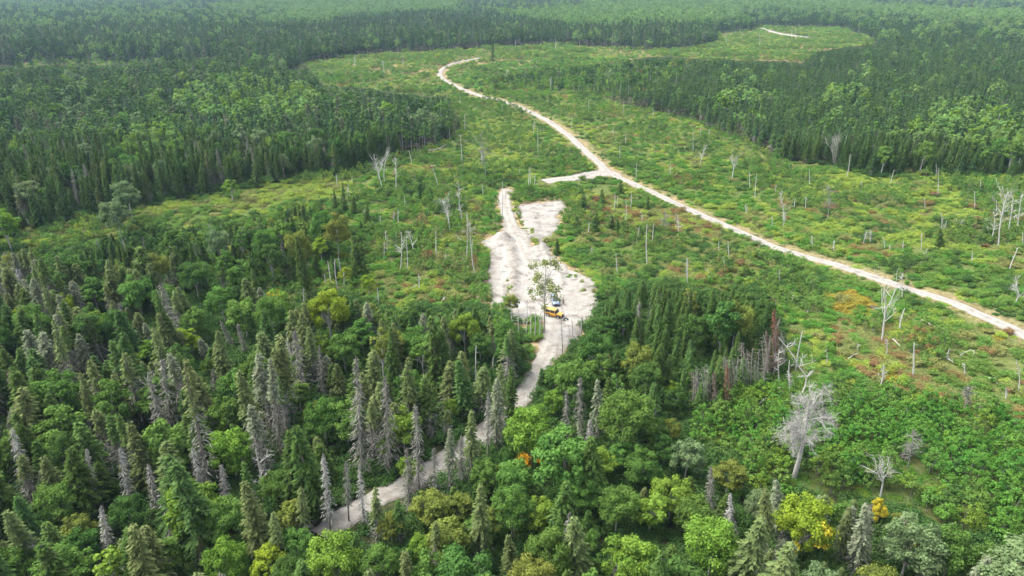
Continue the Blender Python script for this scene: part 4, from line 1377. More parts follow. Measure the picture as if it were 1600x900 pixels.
def plant_shrubs(y0, y1, s, far):
    x, y = cands(y0, y1, s, 1.0)
    g = hgt(x, y)
    px_, py_, _ = proj(x, y, g)
    zb = zone(px_, py_)
    isO, isH, isG = zb == O, zb == H, zb == G
    tall = (vnoise(x, y, 22, 81) > 0.60) & isO
    lush = inpoly(px_, py_, [(700, 130), (760, 150), (900, 225), (900, 265), (800, 290), (780, 350), (690, 330), (600, 300), (640, 250), (712, 215)])
    lush |= inpoly(px_, py_, [(800, 300), (880, 288), (930, 290), (880, 312), (805, 316)])
    lush |= inpoly(px_, py_, [(740, 330), (782, 330), (780, 362), (735, 368)])
    lush |= inpoly(px_, py_, [(480, 330), (620, 290), (760, 360), (755, 480), (640, 400), (560, 420)])
    tall = np.where(lush & isO, vnoise(x, y, 9, 82) > 0.34, tall)
    tall = np.where(isG, vnoise(x, y, 9, 83) > 0.45, tall)
    tall = np.where(isH, True, tall)
    field = vnoise(x, y, 11, 84) * 0.6 + vnoise(x, y, 4, 85) * 0.4 + rng.normal(size=len(x)) * 0.09
    field = np.argsort(np.argsort(field)) / len(x) * 0.999
    bare = on_bare(x, y, 0.7)
    rd_, sd_ = segdist(x, y, ROAD)
    vg = (rd_ < 6.0) & (sd_ < 0) & (rng.random(len(x)) < 0.75)
    vg |= (segdist(x, y, TRACK)[0] < 3.6) & (rng.random(len(x)) < 0.6)
    occ = (isO | isH | isG) & ~bare & ~vg
    floor_ = ~(isO | isH | isG) & ~bare & (rng.random(len(x)) < (0.8 if y0 < 250 else 0.0))
    vis = covers(x, y, 0.3, 1.4, 0.8)
    vist = covers(x, y, 1.2, 3.4, 1.2)
    pats = np.full(len(x), -1)
    for k, (pl, _) in enumerate(PATCH):
        wx, wy = wob(px_, py_)
        pats[inpoly(wx, wy, pl)] = k
    gap = vnoise(x, y, 5, 86) < 0.17
    veil_ = (rd_ < 9) & (y > YV0) & (y < YV1)
    tall = tall | veil_
    for i in np.nonzero(occ | floor_)[0]:
        if gap[i] and isO[i] and not tall[i]:
            continue
        if floor_[i]:
            if vis[i]:
                continue
            item('shrub' if not far else 'far_shrub', x[i], y[i], 'sh_dark', None, rng.uniform(0.8, 1.3), rng.uniform(0.7, 1.2))
            continue
        mix = PATCH[pats[i]][1] if pats[i] >= 0 else DEFMIX
        if isH[i]:
            mix = [('sh_fresh', 5), ('sh_green', 2), ('sh_dark', 0.3), ('bl_bright', 2)]
        # neighbouring plants tend to be of one colour
        cum = np.cumsum([p for _, p in mix])
        q = field[i] * cum[-1]
        pal = mix[int(np.searchsorted(cum, q, side='right'))][0]
        if any(abs(x[i] - kx) < 2.6 and -6.5 < y[i] - ky < 1.5 for kx, ky in KEYS):
            item('fern', x[i], y[i], pal, None, 0.7, 0.6)
            continue
        tl = tall[i] and not vist[i]
        if tl and (far or rng.random() < (0.75 if isH[i] else 0.5)):
            if isO[i] or isG[i]:
                pal = 'sh_green' if pal in LOW and rng.random() < 0.7 else pal
            if far:
                item('far_shrub', x[i], y[i], pal, 2, rng.uniform(0.8, 1.2), rng.uniform(0.9, 1.3))
            else:
                k = rng.uniform(0.75, 1.15) * (1.0 if isH[i] else 0.75)
                item('sapling', x[i], y[i], pal, None, k * 0.95, k)
            continue
        if vis[i] and rng.random() < 0.85:
            if far or rng.random() < 0.6:
                continue
            item('fern', x[i], y[i], pal if pal in LOW else 'sh_olive', None, 0.6, 0.6)
            continue
        if far:
            lowk = pal in LOW
            k = rng.uniform(0.7, 1.2) * s / 4.0
            item('far_shrub', x[i], y[i], pal, 0 if lowk else 1, min(k, 1.8), min(k, 1.5) * (0.6 if lowk else 0.8))
        elif pal in LOW:
            item('fern' if rng.random() < 0.7 else 'shrub', x[i], y[i], pal, None, rng.uniform(0.7, 1.2), rng.uniform(0.45, 0.95))
        else:
            item('shrub', x[i], y[i], pal, None, rng.uniform(0.5, 1.05), rng.uniform(0.35, 0.85))


plant_shrubs(48, 290, 1.75, False)
plant_shrubs(290, 480, 2.5, False)
plant_shrubs(480, 900, 4.0, True)
plant_shrubs(900, 1500, 7.0, True)

# weeds between the lobes of the sand clearing
for pl_, n_, sp_ in (([(804, 320), (808, 334), (816, 350), (827, 364), (840, 382), (846, 392)], 60, 0.7), ([(796, 470), (800, 455), (797, 442)], 14, 0.8), ([(835, 370), (852, 384), (862, 400)], 14, 0.6), ([(900, 432), (922, 445), (930, 470)], 26, 1.5)):
    W_ = catmull([U(*q) for q in pl_], 4)
    for _ in range(n_):
        p = W_[int(rng.integers(len(W_)))]
        item('fern' if rng.random() < 0.7 else 'shrub', p.x + rng.normal() * sp_, p.y + rng.normal() * sp_, ['sh_olive', 'sh_green', 'sh_lime'][int(rng.integers(3))], None, rng.uniform(0.25, 0.55), rng.uniform(0.4, 0.8))

# ------------------------------------------------------------------ the 300 of each kind that show largest are things, the rest one mass
NAMES = {'spruce': ('spruce_tree', 'spruce'), 'far_spruce': ('spruce_tree', 'spruce'), 'young_spruce': ('spruce_tree', 'spruce'),
         'lichen_spruce': ('withered_spruce', 'withered spruce'), 'dead_spruce': ('dead_spruce', 'dead spruce'), 'broadleaf': ('broadleaf_tree', 'broadleaf tree'),
         'aspen': ('broadleaf_tree', 'broadleaf tree'), 'far_broadleaf': ('broadleaf_tree', 'broadleaf tree'), 'shrub': ('shrub', 'shrub'), 'fern': ('fern_patch', 'ferns'),
         'sapling': ('sapling', 'sapling'), 'far_shrub': ('shrub', 'shrub')}
MASS = {'spruce_tree': 'spruce_forest', 'withered_spruce': 'withered_spruce_forest', 'dead_spruce': 'dead_spruce_forest', 'broadleaf_tree': 'broadleaf_forest',
        'shrub': 'undergrowth', 'fern_patch': 'fern_undergrowth', 'sapling': 'sapling_thicket'}
WHERE = {A: 'in the upper left forest', B1: 'in the distant forest', B2: 'in the distant forest', D: 'in the right hand forest', DH: 'in the right hand forest', E1: 'in the left foreground forest', E2: 'in the dense spruce stand',
         E3: 'in the lower middle wood', K: 'in the lower right wood', G: 'in the half open wood', H: 'in the green thicket', O: 'in the clearing'}
GR = {A: 'the upper left forest', B1: 'the distant forest', B2: 'the distant forest', D: 'the right hand forest', DH: 'the right hand forest', E1: 'the left foreground forest', E2: 'the dense spruce stand',
      E3: 'the lower middle wood', K: 'the lower right wood', G: 'the half open wood', H: 'the green thicket', O: 'the clearing'}
NOUN = {'spruce': 'spruce', 'young_spruce': 'small bushy spruce', 'lichen_spruce': 'spruce with bare grey lower boughs', 'dead_spruce': 'dead spruce', 'broadleaf': 'leafy tree', 'aspen': 'slender leafy tree', 'shrub': 'bush',
        'fern': 'low fern patch', 'sapling': 'tall leafy bush', 'far_spruce': 'spruce', 'far_broadleaf': 'leafy tree', 'far_shrub': 'bush'}
for it in ITEMS:
    pr = PROTO[it['kind']][it['pi']]
    it['z'] = float(hgt(it['x'], it['y'])) - 0.05
    h_ = pr['H'] * it['sz']
    px_, py_, d_ = proj(it['x'], it['y'], it['z'] + h_ * 0.9)
    _, pb_, _ = proj(it['x'], it['y'], it['z'])
    it['px'], it['py'], it['h'] = float(px_), float(py_), h_
    vis = 0 < px_ < 1600 and (15 < py_ < 890)
    it['size'] = h_ * max(pr['R'] * it['sxy'], 0.5) ** 0.5 / float(d_) * (1 if vis else 0)
byname = {}
for it in ITEMS:
    byname.setdefault(NAMES[it['kind']][0], []).append(it)
SINGLE, MASSED = [], {}
for nm, L in byname.items():
    L.sort(key=lambda i: (-i['must'] * (i['size'] > 0), -i['size']))
    for k, it in enumerate(L):
        if k < 300 and it['size'] > 0:
            SINGLE.append(it)
        else:
            MASSED.setdefault(nm, []).append(it)
USED = set()
ZS = zone(np.array([i['px'] for i in SINGLE]), np.array([proj(i['x'], i['y'], i['z'] + i['h'] * 0.4)[1] for i in SINGLE]))
NX = np.array([i['px'] for i in SINGLE])
NY = np.array([i['py'] for i in SINGLE])
NOUN = {'spruce': 'spruce', 'young_spruce': 'bushy spruce', 'lichen_spruce': 'bare-based spruce', 'dead_spruce': 'dead spruce', 'broadleaf': 'leafy tree', 'aspen': 'slender leafy tree', 'shrub': 'bush',
        'fern': 'low fern', 'sapling': 'leafy sapling', 'far_spruce': 'spruce', 'far_broadleaf': 'leafy tree', 'far_shrub': 'bush'}
COLW = ['far left', 'left', 'left of centre', 'centre', 'right of centre', 'right', 'far right']
ROWW = ['high', 'upper middle', 'middle', 'lower middle', 'low', 'bottom edge']


def colname(it):
    return PALNAME[it['pal'] or PROTO[it['kind']][it['pi']]['cm'][0]]


def labels_for(k):
    it = SINGLE[k]
    pr = PROTO[it['kind']][it['pi']]
    same = it['sz'] / 1.0
    size = 'tall' if it['h'] > {'spruce': 14.5, 'lichen_spruce': 15, 'dead_spruce': 15, 'broadleaf': 12.5, 'aspen': 12.5}.get(it['kind'], pr['H']) else ('short' if it['h'] < {'spruce': 12, 'lichen_spruce': 13, 'dead_spruce': 13, 'broadleaf': 10.5, 'aspen': 10.5}.get(it['kind'], pr['H'] * 0.85) else 'mid-height')
    q = it['sxy'] / it['sz']
    shape = 'slim' if q < 0.92 else ('wide' if q > 1.15 else '')
    lean = it['tilt'][1]
    shape2 = 'left-leaning' if lean < -0.06 else ('right-leaning' if lean > 0.06 else '')
    col = colname(it)
    noun = NOUN[it['kind']]
    place = ROWW[min(5, int(it['py'] / 150))] + ', ' + COLW[min(6, int(it['px'] / 229))]
    d = np.hypot(NX - it['px'], (NY - it['py']))
    for j in np.argsort(d)[1:16]:
        n = SINGLE[j]
        dx, dy = n['px'] - it['px'], n['py'] - it['py']
        rel = ('left of' if dx > 0 else 'right of') if abs(dx) > abs(dy) else ('behind' if dy > 0 else 'in front of')
        nd = colname(n) + ' ' + NOUN[n['kind']]
        for sh in (shape, shape2, ''):
            yield ' '.join(f"{size} {sh} {col} {noun} {rel} {nd}, {place}".split())
    o_ = np.argsort(d)[1:9]
    for j in o_:
        for j2 in o_:
            if j < j2:
                yield f"{size} {col} {noun} between {colname(SINGLE[j])} {NOUN[SINGLE[j]['kind']].split()[-1]} and {colname(SINGLE[j2])} {NOUN[SINGLE[j2]['kind']].split()[-1]}, {ROWW[min(5, int(it['py'] / 150))]}"
    marks = [('the great grey tree', 1250, 650), ('the forked dead tree', 1380, 740), ('the large yellow green tree', 1258, 815), ('the bare trunked stand', 1150, 610), ('the golden crown', 1375, 795), ('the broad grey green crown', 1425, 850)]
    for j in o_:
        n = SINGLE[j]
        dx, dy = n['px'] - it['px'], n['py'] - it['py']
        rel = ('left of' if dx > 0 else 'right of') if abs(dx) > abs(dy) else ('behind' if dy > 0 else 'in front of')
        for nm_, mx_, my_ in sorted(marks, key=lambda l: math.hypot(l[1] - it['px'], l[2] - it['py']))[:3]:
            dx, dy = it['px'] - mx_, it['py'] - my_
            rr_ = ('left of' if dx < 0 else 'right of') if abs(dx) > abs(dy) else ('above' if dy < 0 else 'below')
            if it['kind'] == 'sapling':
                yield f"{size} {'slim' if q < 0.98 else ''} {col} sapling {rel} {'taller' if n['h'] > it['h'] else 'shorter'} {colname(n).split()[-1]} one, {rr_} {nm_}".replace('  ', ' ')
                yield f"{size} {col} sapling {'near' if math.hypot(dx, dy) < 90 else ('well' if math.hypot(dx, dy) < 200 else 'far')} {rr_} {nm_}, {rel} {colname(n)} one"
    for j in o_:
        for j2 in o_:
            if j != j2:
                n, n2 = SINGLE[j], SINGLE[j2]
                dx, dy = n['px'] - it['px'], n['py'] - it['py']
                rel = ('left of' if dx > 0 else 'right of') if abs(dx) > abs(dy) else ('behind' if dy > 0 else 'in front of')
                sz1 = 'taller' if n['h'] > it['h'] else 'shorter'
                sz2 = 'taller' if n2['h'] > it['h'] else 'shorter'
                yield f"{col} {noun} {rel} {sz1} {colname(n)} {NOUN[n['kind']].split()[-1]}, touching {sz2} {colname(n2)} {NOUN[n2['kind']].split()[-1]}"


for k, (it, zn) in enumerate(zip(SINGLE, ZS)):
    nm, cat = NAMES[it['kind']]
    pr = PROTO[it['kind']][it['pi']]
    lab = it['label']
    if not lab or lab in USED:
        for lab in labels_for(k):
            if lab not in USED and len(lab.replace(',', ' ').split()) <= 16:
                break
    USED.add(lab)
    grp = {'spruce': 'spruces', 'withered spruce': 'withered spruces', 'dead spruce': 'dead spruces', 'broadleaf tree': 'broadleaf trees', 'shrub': 'bushes', 'ferns': 'fern patches', 'sapling': 'leafy tall bushes'}[cat] + ' in ' + GR[int(zn)]
    rot = (it['tilt'][0], it['tilt'][1], it['rot'])
    cm = crown_mesh(pr, it['pal'])
    # the lean is in the world, so apply it after the turn about the stem
    from mathutils import Euler, Matrix
    mrot = Euler((it['tilt'][0], it['tilt'][1], 0)).to_matrix() @ Matrix.Rotation(it['rot'], 3, 'Z')
    it['euler'] = mrot.to_euler()
    sc = (it['sxy'], it['sxy'], it['sz'])
    if pr['tme']:
        e = bpy.data.objects.new(nm, None)
        e.empty_display_size = 0.5
        link(e)
        t_ = obj('trunk', pr['tme'], e)
        c_ = obj('crown', cm, e)
        it['obj'] = e
    else:
        e = obj(nm, cm)
        it['obj'] = e
    e.location = (it['x'], it['y'], it['z'])
    e.rotation_euler = it['euler']
    e.scale = sc
    tag(e, lab, cat, grp)


def scatter(name, L, label):
    """one object: an instance of its plant on every point"""
    combos = {}
    for it in L:
        combos.setdefault((it['kind'], it['pi'], it['pal']), []).append(it)
    keys = list(combos)
    P, Ro, Sc, Id = [], [], [], []
    for k, key in enumerate(keys):
        for it in combos[key]:
            P.append((it['x'], it['y'], it['z']))
            Ro.append((it['tilt'][0], it['tilt'][1], it['rot']))
            Sc.append((it['sxy'], it['sxy'], it['sz']))
            Id.append(k)
    me = bpy.data.meshes.new(name)
    me.vertices.add(len(P))
    me.vertices.foreach_set("co", np.array(P, np.float32).ravel())
    for an, ty, dt, fld in (("rot", 'FLOAT_VECTOR', Ro, "vector"), ("scl", 'FLOAT_VECTOR', Sc, "vector")):
        a = me.attributes.new(an, ty, 'POINT')
        a.data.foreach_set(fld, np.array(dt, np.float32).ravel())
    a = me.attributes.new("idx", 'INT', 'POINT')
    a.data.foreach_set("value", np.array(Id, np.int32))
    o = obj(name, me, label=label, cat=name.replace('_', ' '), kind='stuff')
    ng = bpy.data.node_groups.new(name, 'GeometryNodeTree')
    ng.interface.new_socket('Geometry', in_out='INPUT', socket_type='NodeSocketGeometry')
    ng.interface.new_socket('Geometry', in_out='OUTPUT', socket_type='NodeSocketGeometry')
    gi = ng.nodes.new('NodeGroupInput')
    go = ng.nodes.new('NodeGroupOutput')
    jn = ng.nodes.new('GeometryNodeJoinGeometry')

    def na(n_, ty):
        q = ng.nodes.new('GeometryNodeInputNamedAttribute')
        q.data_type = ty
        q.inputs['Name'].default_value = n_
        return q.outputs['Attribute']
    r_, s_, i_ = na('rot', 'FLOAT_VECTOR'), na('scl', 'FLOAT_VECTOR'), na('idx', 'INT')
    for k, (kind, pi, pal) in enumerate(keys):
        oi = ng.nodes.new('GeometryNodeObjectInfo')
        oi.transform_space = 'ORIGINAL'
        oi.inputs['Object'].default_value = joined(PROTO[kind][pi], pal)
        oi.inputs['As Instance'].default_value = True
        cp = ng.nodes.new('FunctionNodeCompare')
        cp.data_type = 'INT'
        cp.operation = 'EQUAL'
        ins_ = [q for q in cp.inputs if q.type == 'INT']
        ng.links.new(i_, ins_[0])
        ins_[1].default_value = k
        ip = ng.nodes.new('GeometryNodeInstanceOnPoints')
        ng.links.new(gi.outputs[0], ip.inputs['Points'])
        ng.links.new(cp.outputs[0], ip.inputs['Selection'])
        ng.links.new(oi.outputs['Geometry'], ip.inputs['Instance'])
        ng.links.new(r_, ip.inputs['Rotation'])
        ng.links.new(s_, ip.inputs['Scale'])
        ng.links.new(ip.outputs[0], jn.inputs[0])
    ng.links.new(jn.outputs[0], go.inputs[0])
    md = o.modifiers.new('scatter', 'NODES')
    md.node_group = ng
    return o


MLAB = {'spruce_tree': 'spruces of the forest beyond the nearest ones', 'withered_spruce': 'withered grey spruces among the green forest', 'dead_spruce': 'dead grey spruces scattered through the forest',
        'broadleaf_tree': 'leafy trees of the distant woods', 'shrub': 'low bushes covering the clearings and forest floor', 'fern_patch': 'ferns and low plants between the bushes', 'sapling': 'dense leafy saplings along the roads and in the clearing'}
for nm, L in MASSED.items():
    scatter(MASS[nm], L, MLAB[nm])
print('ITEMS', len(ITEMS), 'SINGLE', len(SINGLE), {k: len(v) for k, v in byname.items()})


# ------------------------------------------------------------------ bleached snags and dead trees of the clearings, one by one
# base px, top px, style, thickness, label
SN = [
    (1378, 532, 1395, 435, 'birch', 0.20, 'large white leafless birch standing just below the gravel road'),
    (1240, 747, 1262, 590, 'great', 0.42, 'great grey leafless tree with a bushy twig crown by the thicket'),
    (1143, 283, 1146, 232, 'birch', 0.2, 'white leafless tree with upright antler boughs, right of the road'),
    (1093, 262, 1103, 226, 'fork', 0.13, 'white leaning snag left of the antler shaped tree'),
    (1083, 237, 1083, 202, 'pole', 0.12, 'slim white pole snag at the spruce edge'),
    (1095, 219, 1095, 198, 'pole', 0.12, 'short white pole snag beside a slim one at the spruce edge'),
    (1179, 312, 1182, 272, 'pole', 0.12, 'thin white pole below the antler shaped tree'),
    (1223, 348, 1218, 301, 'fork', 0.14, 'white snag with a spreading fork, in ferns beyond the road'),
    (1264, 292, 1265, 265, 'pole', 0.1, 'thin white pole in front of the spruce edge'),
    (1323, 277, 1328, 240, 'pole', 0.12, 'white pole against the dark spruce edge'),
    (1345, 298, 1346, 283, 'pole', 0.12, 'short white stump right of a tall pole'),
    (1233, 267, 1234, 257, 'pole', 0.12, 'tiny white stump at the left end of the spruce edge'),
    (1269, 387, 1269, 368, 'pole', 0.13, 'short white stump near the road, left of a brighter one'),
    (1303, 394, 1304, 376, 'pole', 0.18, 'bright thick white stump beyond the gravel road'),
    (1349, 381, 1353, 362, 'fork', 0.1, 'curved broken snag in ferns beyond the road'),
    (1410, 391, 1412, 377, 'pole', 0.12, 'short leaning stump in ferns'), (1390, 394, 1390, 382, 'pole', 0.1, 'tiny thin stump between two bright stumps'),
    (1468, 366, 1469, 330, 'cluster', 0.12, 'cluster of white broken stems above a small dark spruce'),
    (1560, 387, 1575, 300, 'fork', 0.17, 'tallest white birch of the row near the right edge'),
    (1574, 366, 1582, 305, 'fork', 0.14, 'white birch behind the tallest one near the right edge'),
    (1588, 365, 1597, 303, 'fork', 0.14, 'white birch nearest the right edge in the dead row'),
    (1548, 377, 1553, 330, 'fork', 0.12, 'greyish small birch at the left end of the dead row'),
    (1566, 345, 1572, 285, 'birch', 0.13, 'bushy topped white birch in the dead row'),
    (1576, 425, 1591, 386, 'pole', 0.13, 'long leaning white pole near the right edge'),
    (1585, 478, 1601, 440, 'birch', 0.16, 'forked white snag at the right edge, beyond the road'),
    (1523, 327, 1523, 298, 'pole', 0.1, 'thin grey pole below the right spruce edge'), (1532, 305, 1533, 281, 'pole', 0.1, 'thin pale pole touching the right spruce edge'),
    (1518, 413, 1520, 392, 'pole', 0.09, 'thin short pole left of the long leaning one'), (1445, 402, 1449, 388, 'pole', 0.08, 'very thin short snag in the ferns'),
    (1292, 345, 1294, 289, 'bushy', 0.12, 'feathery grey dead tree amid bright ferns'), (1303, 258, 1299, 210, 'birch', 0.14, 'dead tree forked like a V before the spruces'),
    (1313, 257, 1323, 212, 'pole', 0.11, 'leaning pale stem beside the V forked dead tree'), (1361, 256, 1363, 226, 'bushy', 0.12, 'grey feathery dead spruce in the forest edge'),
    (1391, 288, 1397, 265, 'pole', 0.1, 'short leaning pale pole at a dark bush'), (1466, 282, 1466, 262, 'pole', 0.1, None), (1421, 255, 1424, 236, 'pole', 0.1, None),
    (1406, 513, 1414, 482, 'pole', 0.16, 'smooth white pole right of the large leafless birch'),
    (1427, 586, 1429, 535, 'pole', 0.17, 'straight white pole with a broken crosspiece in rusty ferns'),
    (1243, 580, 1254, 517, 'pole', 0.14, 'slim white stem right of the bare trunked stand'), (1290, 570, 1290, 545, 'pole', 0.08, 'very thin pole amid green bushes'),
    (1375, 606, 1381, 570, 'fork', 0.14, 'short broken white stump with a fork'), (1315, 622, 1320, 606, 'pole', 0.13, 'short leaning stump above the green thicket'),
    (1392, 625, 1382, 614, 'pole', 0.12, None), (1572, 622, 1572, 605, 'pole', 0.16, 'thick short white stump in rusty ferns, far right'), (1554, 638, 1556, 622, 'pole', 0.1, None),
    (1505, 641, 1514, 604, 'bushy', 0.13, 'small grey feathery dead tree in ferns'), (1375, 777, 1381, 712, 'birch', 0.16, 'pale three forked dead tree in the green thicket'),
    (1418, 732, 1425, 675, 'bushy', 0.09, 'thin grey wispy dead tree in the green thicket'), (1237, 473, 1240, 461, 'pole', 0.13, None), (1261, 490, 1263, 482, 'pole', 0.13, None),
    (1521, 557, 1522, 547, 'pole', 0.12, None), (1222, 702, 1226, 668, 'pole', 0.2, 'thick white stub left of the great grey tree'),
    (1340, 548, 1341, 536, 'pole', 0.1, None), (1480, 560, 1483, 545, 'pole', 0.1, None),
    (1011, 413, 1011, 350, 'pole', 0.16, 'tall white pole right of the sand clearing'), (1019, 381, 1021, 349, 'pole', 0.12, 'thinner white pole behind the tall one'),
    (995, 379, 999, 354, 'pole', 0.1, 'short leaning pale pole near the tall white pole'), (976, 350, 978, 312, 'pole', 0.12, None), (960, 330, 961, 302, 'pole', 0.13, None), (985, 325, 986, 298, 'pole', 0.11, None),
    (915, 323, 916, 302, 'pole', 0.1, None), (993, 300, 994, 282, 'pole', 0.1, None), (1060, 372, 1058, 335, 'fork', 0.11, 'forked pale snag left of the gravel road'), (1040, 365, 1040, 330, 'bushy', 0.1, None),
    (1074, 440, 1075, 405, 'pole', 0.1, None), (826, 295, 827, 262, 'pole', 0.16, 'bright white double stem above the excavated pad'), (829, 290, 830, 265, 'pole', 0.1, None),
    (785, 343, 785, 285, 'pole', 0.16, 'tall white snag at the upper end of the track'), (790, 312, 791, 290, 'pole', 0.1, None),
    (728, 412, 729, 335, 'leafy', 0.14, 'tall snag with sparse leaves near the left rim of the sand'), (743, 431, 738, 373, 'pole', 0.14, 'leaning white snag at the left rim of the sand'),
    (735, 395, 734, 350, 'fork', 0.1, None), (703, 363, 690, 312, 'fork', 0.15, 'left leaning white birch of a pair in the clearing'), (704, 352, 701, 300, 'birch', 0.13, 'upright many branched birch of a pair in the clearing'),
    (718, 338, 717, 286, 'fork', 0.12, None), (597, 292, 590, 232, 'birch', 0.2, 'many stemmed pale birch before the dark forest edge'), (601, 286, 606, 236, 'fork', 0.13, None), (593, 283, 584, 240, 'fork', 0.12, None),
    (619, 298, 618, 247, 'fork', 0.16, 'white two topped snag right of the many stemmed birch'), (643, 258, 639, 235, 'pole', 0.14, None), (722, 257, 719, 210, 'pole', 0.15, 'tall white pole with short stubs in bright shrubs'),
    (726, 205, 726, 178, 'pole', 0.14, None), (760, 282, 751, 207, 'bushy', 0.13, 'tall feathery grey dead tree in bright shrubs'), (841, 243, 840, 200, 'pole', 0.11, None), (685, 293, 673, 252, 'crook', 0.12, 'crooked white snag in the middle of the clearing'),
    (633, 328, 632, 305, 'pole', 0.09, None), (623, 352, 622, 328, 'pole', 0.12, None), (603, 384, 602, 360, 'pole', 0.14, None), (647, 399, 637, 360, 'fork', 0.14, 'left leaning snag of a loose group below centre'),
    (637, 423, 635, 373, 'pole', 0.11, None), (626, 422, 627, 363, 'fork', 0.13, None), (655, 457, 654, 427, 'pole', 0.13, None), (592, 477, 589, 450, 'pole', 0.12, None), (546, 309, 544, 294, 'pole', 0.12, None), (526, 289, 526, 272, 'pole', 0.12, None),
    (518, 451, 512, 407, 'pole', 0.13, 'leftmost tall white leaning pole of a tight group'), (528, 453, 523, 405, 'pole', 0.13, 'middle white leaning pole of a tight group'), (534, 447, 529, 402, 'pole', 0.12, None), (510, 447, 507, 428, 'pole', 0.1, None), (538, 455, 537, 425, 'pole', 0.1, None),
    (483, 424, 482, 408, 'pole', 0.15, None), (476, 480, 474, 450, 'pole', 0.1, None), (245, 662, 230, 583, 'fork', 0.17, 'left one of two pale leaning stems in the left forest'), (248, 660, 240, 583, 'fork', 0.14, 'right one of two pale leaning stems in the left forest'),
    (412, 787, 400, 700, 'fork', 0.14, 'crooked white snag among spruces in the left forest'), (465, 592, 452, 525, 'birch', 0.16, 'dead grey leafless tree with spreading boughs in the left forest'), (470, 745, 466, 700, 'birch', 0.1, None),
    (745, 622, 744, 540, 'pole', 0.13, 'thin white trunk left of the upper track'), (805, 587, 804, 560, 'crook', 0.16, 'broken white stub with a bent arm beside the track'), (770, 588, 771, 558, 'pole', 0.14, None), (712, 605, 711, 570, 'fork', 0.13, None),
    (811, 530, 810, 463, 'pole', 0.10, 'slender white stem below the left of the sand clearing'), (822, 522, 823, 470, 'pole', 0.09, None), (829, 525, 829, 478, 'pole', 0.09, None), (835, 530, 836, 485, 'pole', 0.08, None), (800, 535, 799, 480, 'pole', 0.09, None), (843, 528, 844, 490, 'pole', 0.09, None),
    (879, 553, 877, 497, 'stem', 0.11, 'dark grey twiggy snag right of the track'), (893, 528, 893, 497, 'pole', 0.10, None), (908, 523, 909, 492, 'pole', 0.12, None), (887, 540, 888, 508, 'pole', 0.08, None),
    (775, 822, 771, 785, 'pole', 0.16, 'white broken stem among grey spruces, below centre'), (615, 190, 615, 165, 'pole', 0.12, None), (1242, 632, 1217, 528, 'crook2', 0.16, 'long curved white stem leaning over the great grey tree'), (1218, 600, 1217, 545, 'fork', 0.12, None),
    (1186, 75, 1186, 52, 'pole', 0.2, None), (1237, 62, 1237, 47, 'fork', 0.25, None), (1243, 64, 1243, 46, 'pole', 0.25, None), (1135, 68, 1135, 48, 'pole', 0.25, None), (805, 75, 806, 60, 'pole', 0.3, None), (868, 78, 868, 58, 'pole', 0.3, None),
    (553, 108, 555, 85, 'fork', 0.2, None), (600, 118, 598, 96, 'fork', 0.2, None), (630, 100, 630, 86, 'pole', 0.2, None), (792, 125, 792, 108, 'fork', 0.2, None), (860, 140, 861, 120, 'fork', 0.2, None), (690, 205, 690, 185, 'pole', 0.12, None), (1145, 132, 1145, 110, 'pole', 0.2, None),
    (1165, 170, 1165, 150, 'pole', 0.13, None), (973, 180, 974, 160, 'pole', 0.13, None), (1020, 183, 1020, 168, 'pole', 0.13, None), (920, 170, 921, 155, 'pole', 0.13, None),
]
# the bare trunks at the right edge of the spruce stand
for q in range(40):
    bx = 1225 - 145 * (q / 39) ** 1.0 + rng.uniform(-5, 5)
    by = 580 + 65 * (q / 39) + rng.uniform(-8, 8)
    SN.append((bx, by, bx + rng.uniform(-6, 4), by - rng.uniform(40, 75), 'stem', rng.uniform(0.09, 0.13), None))
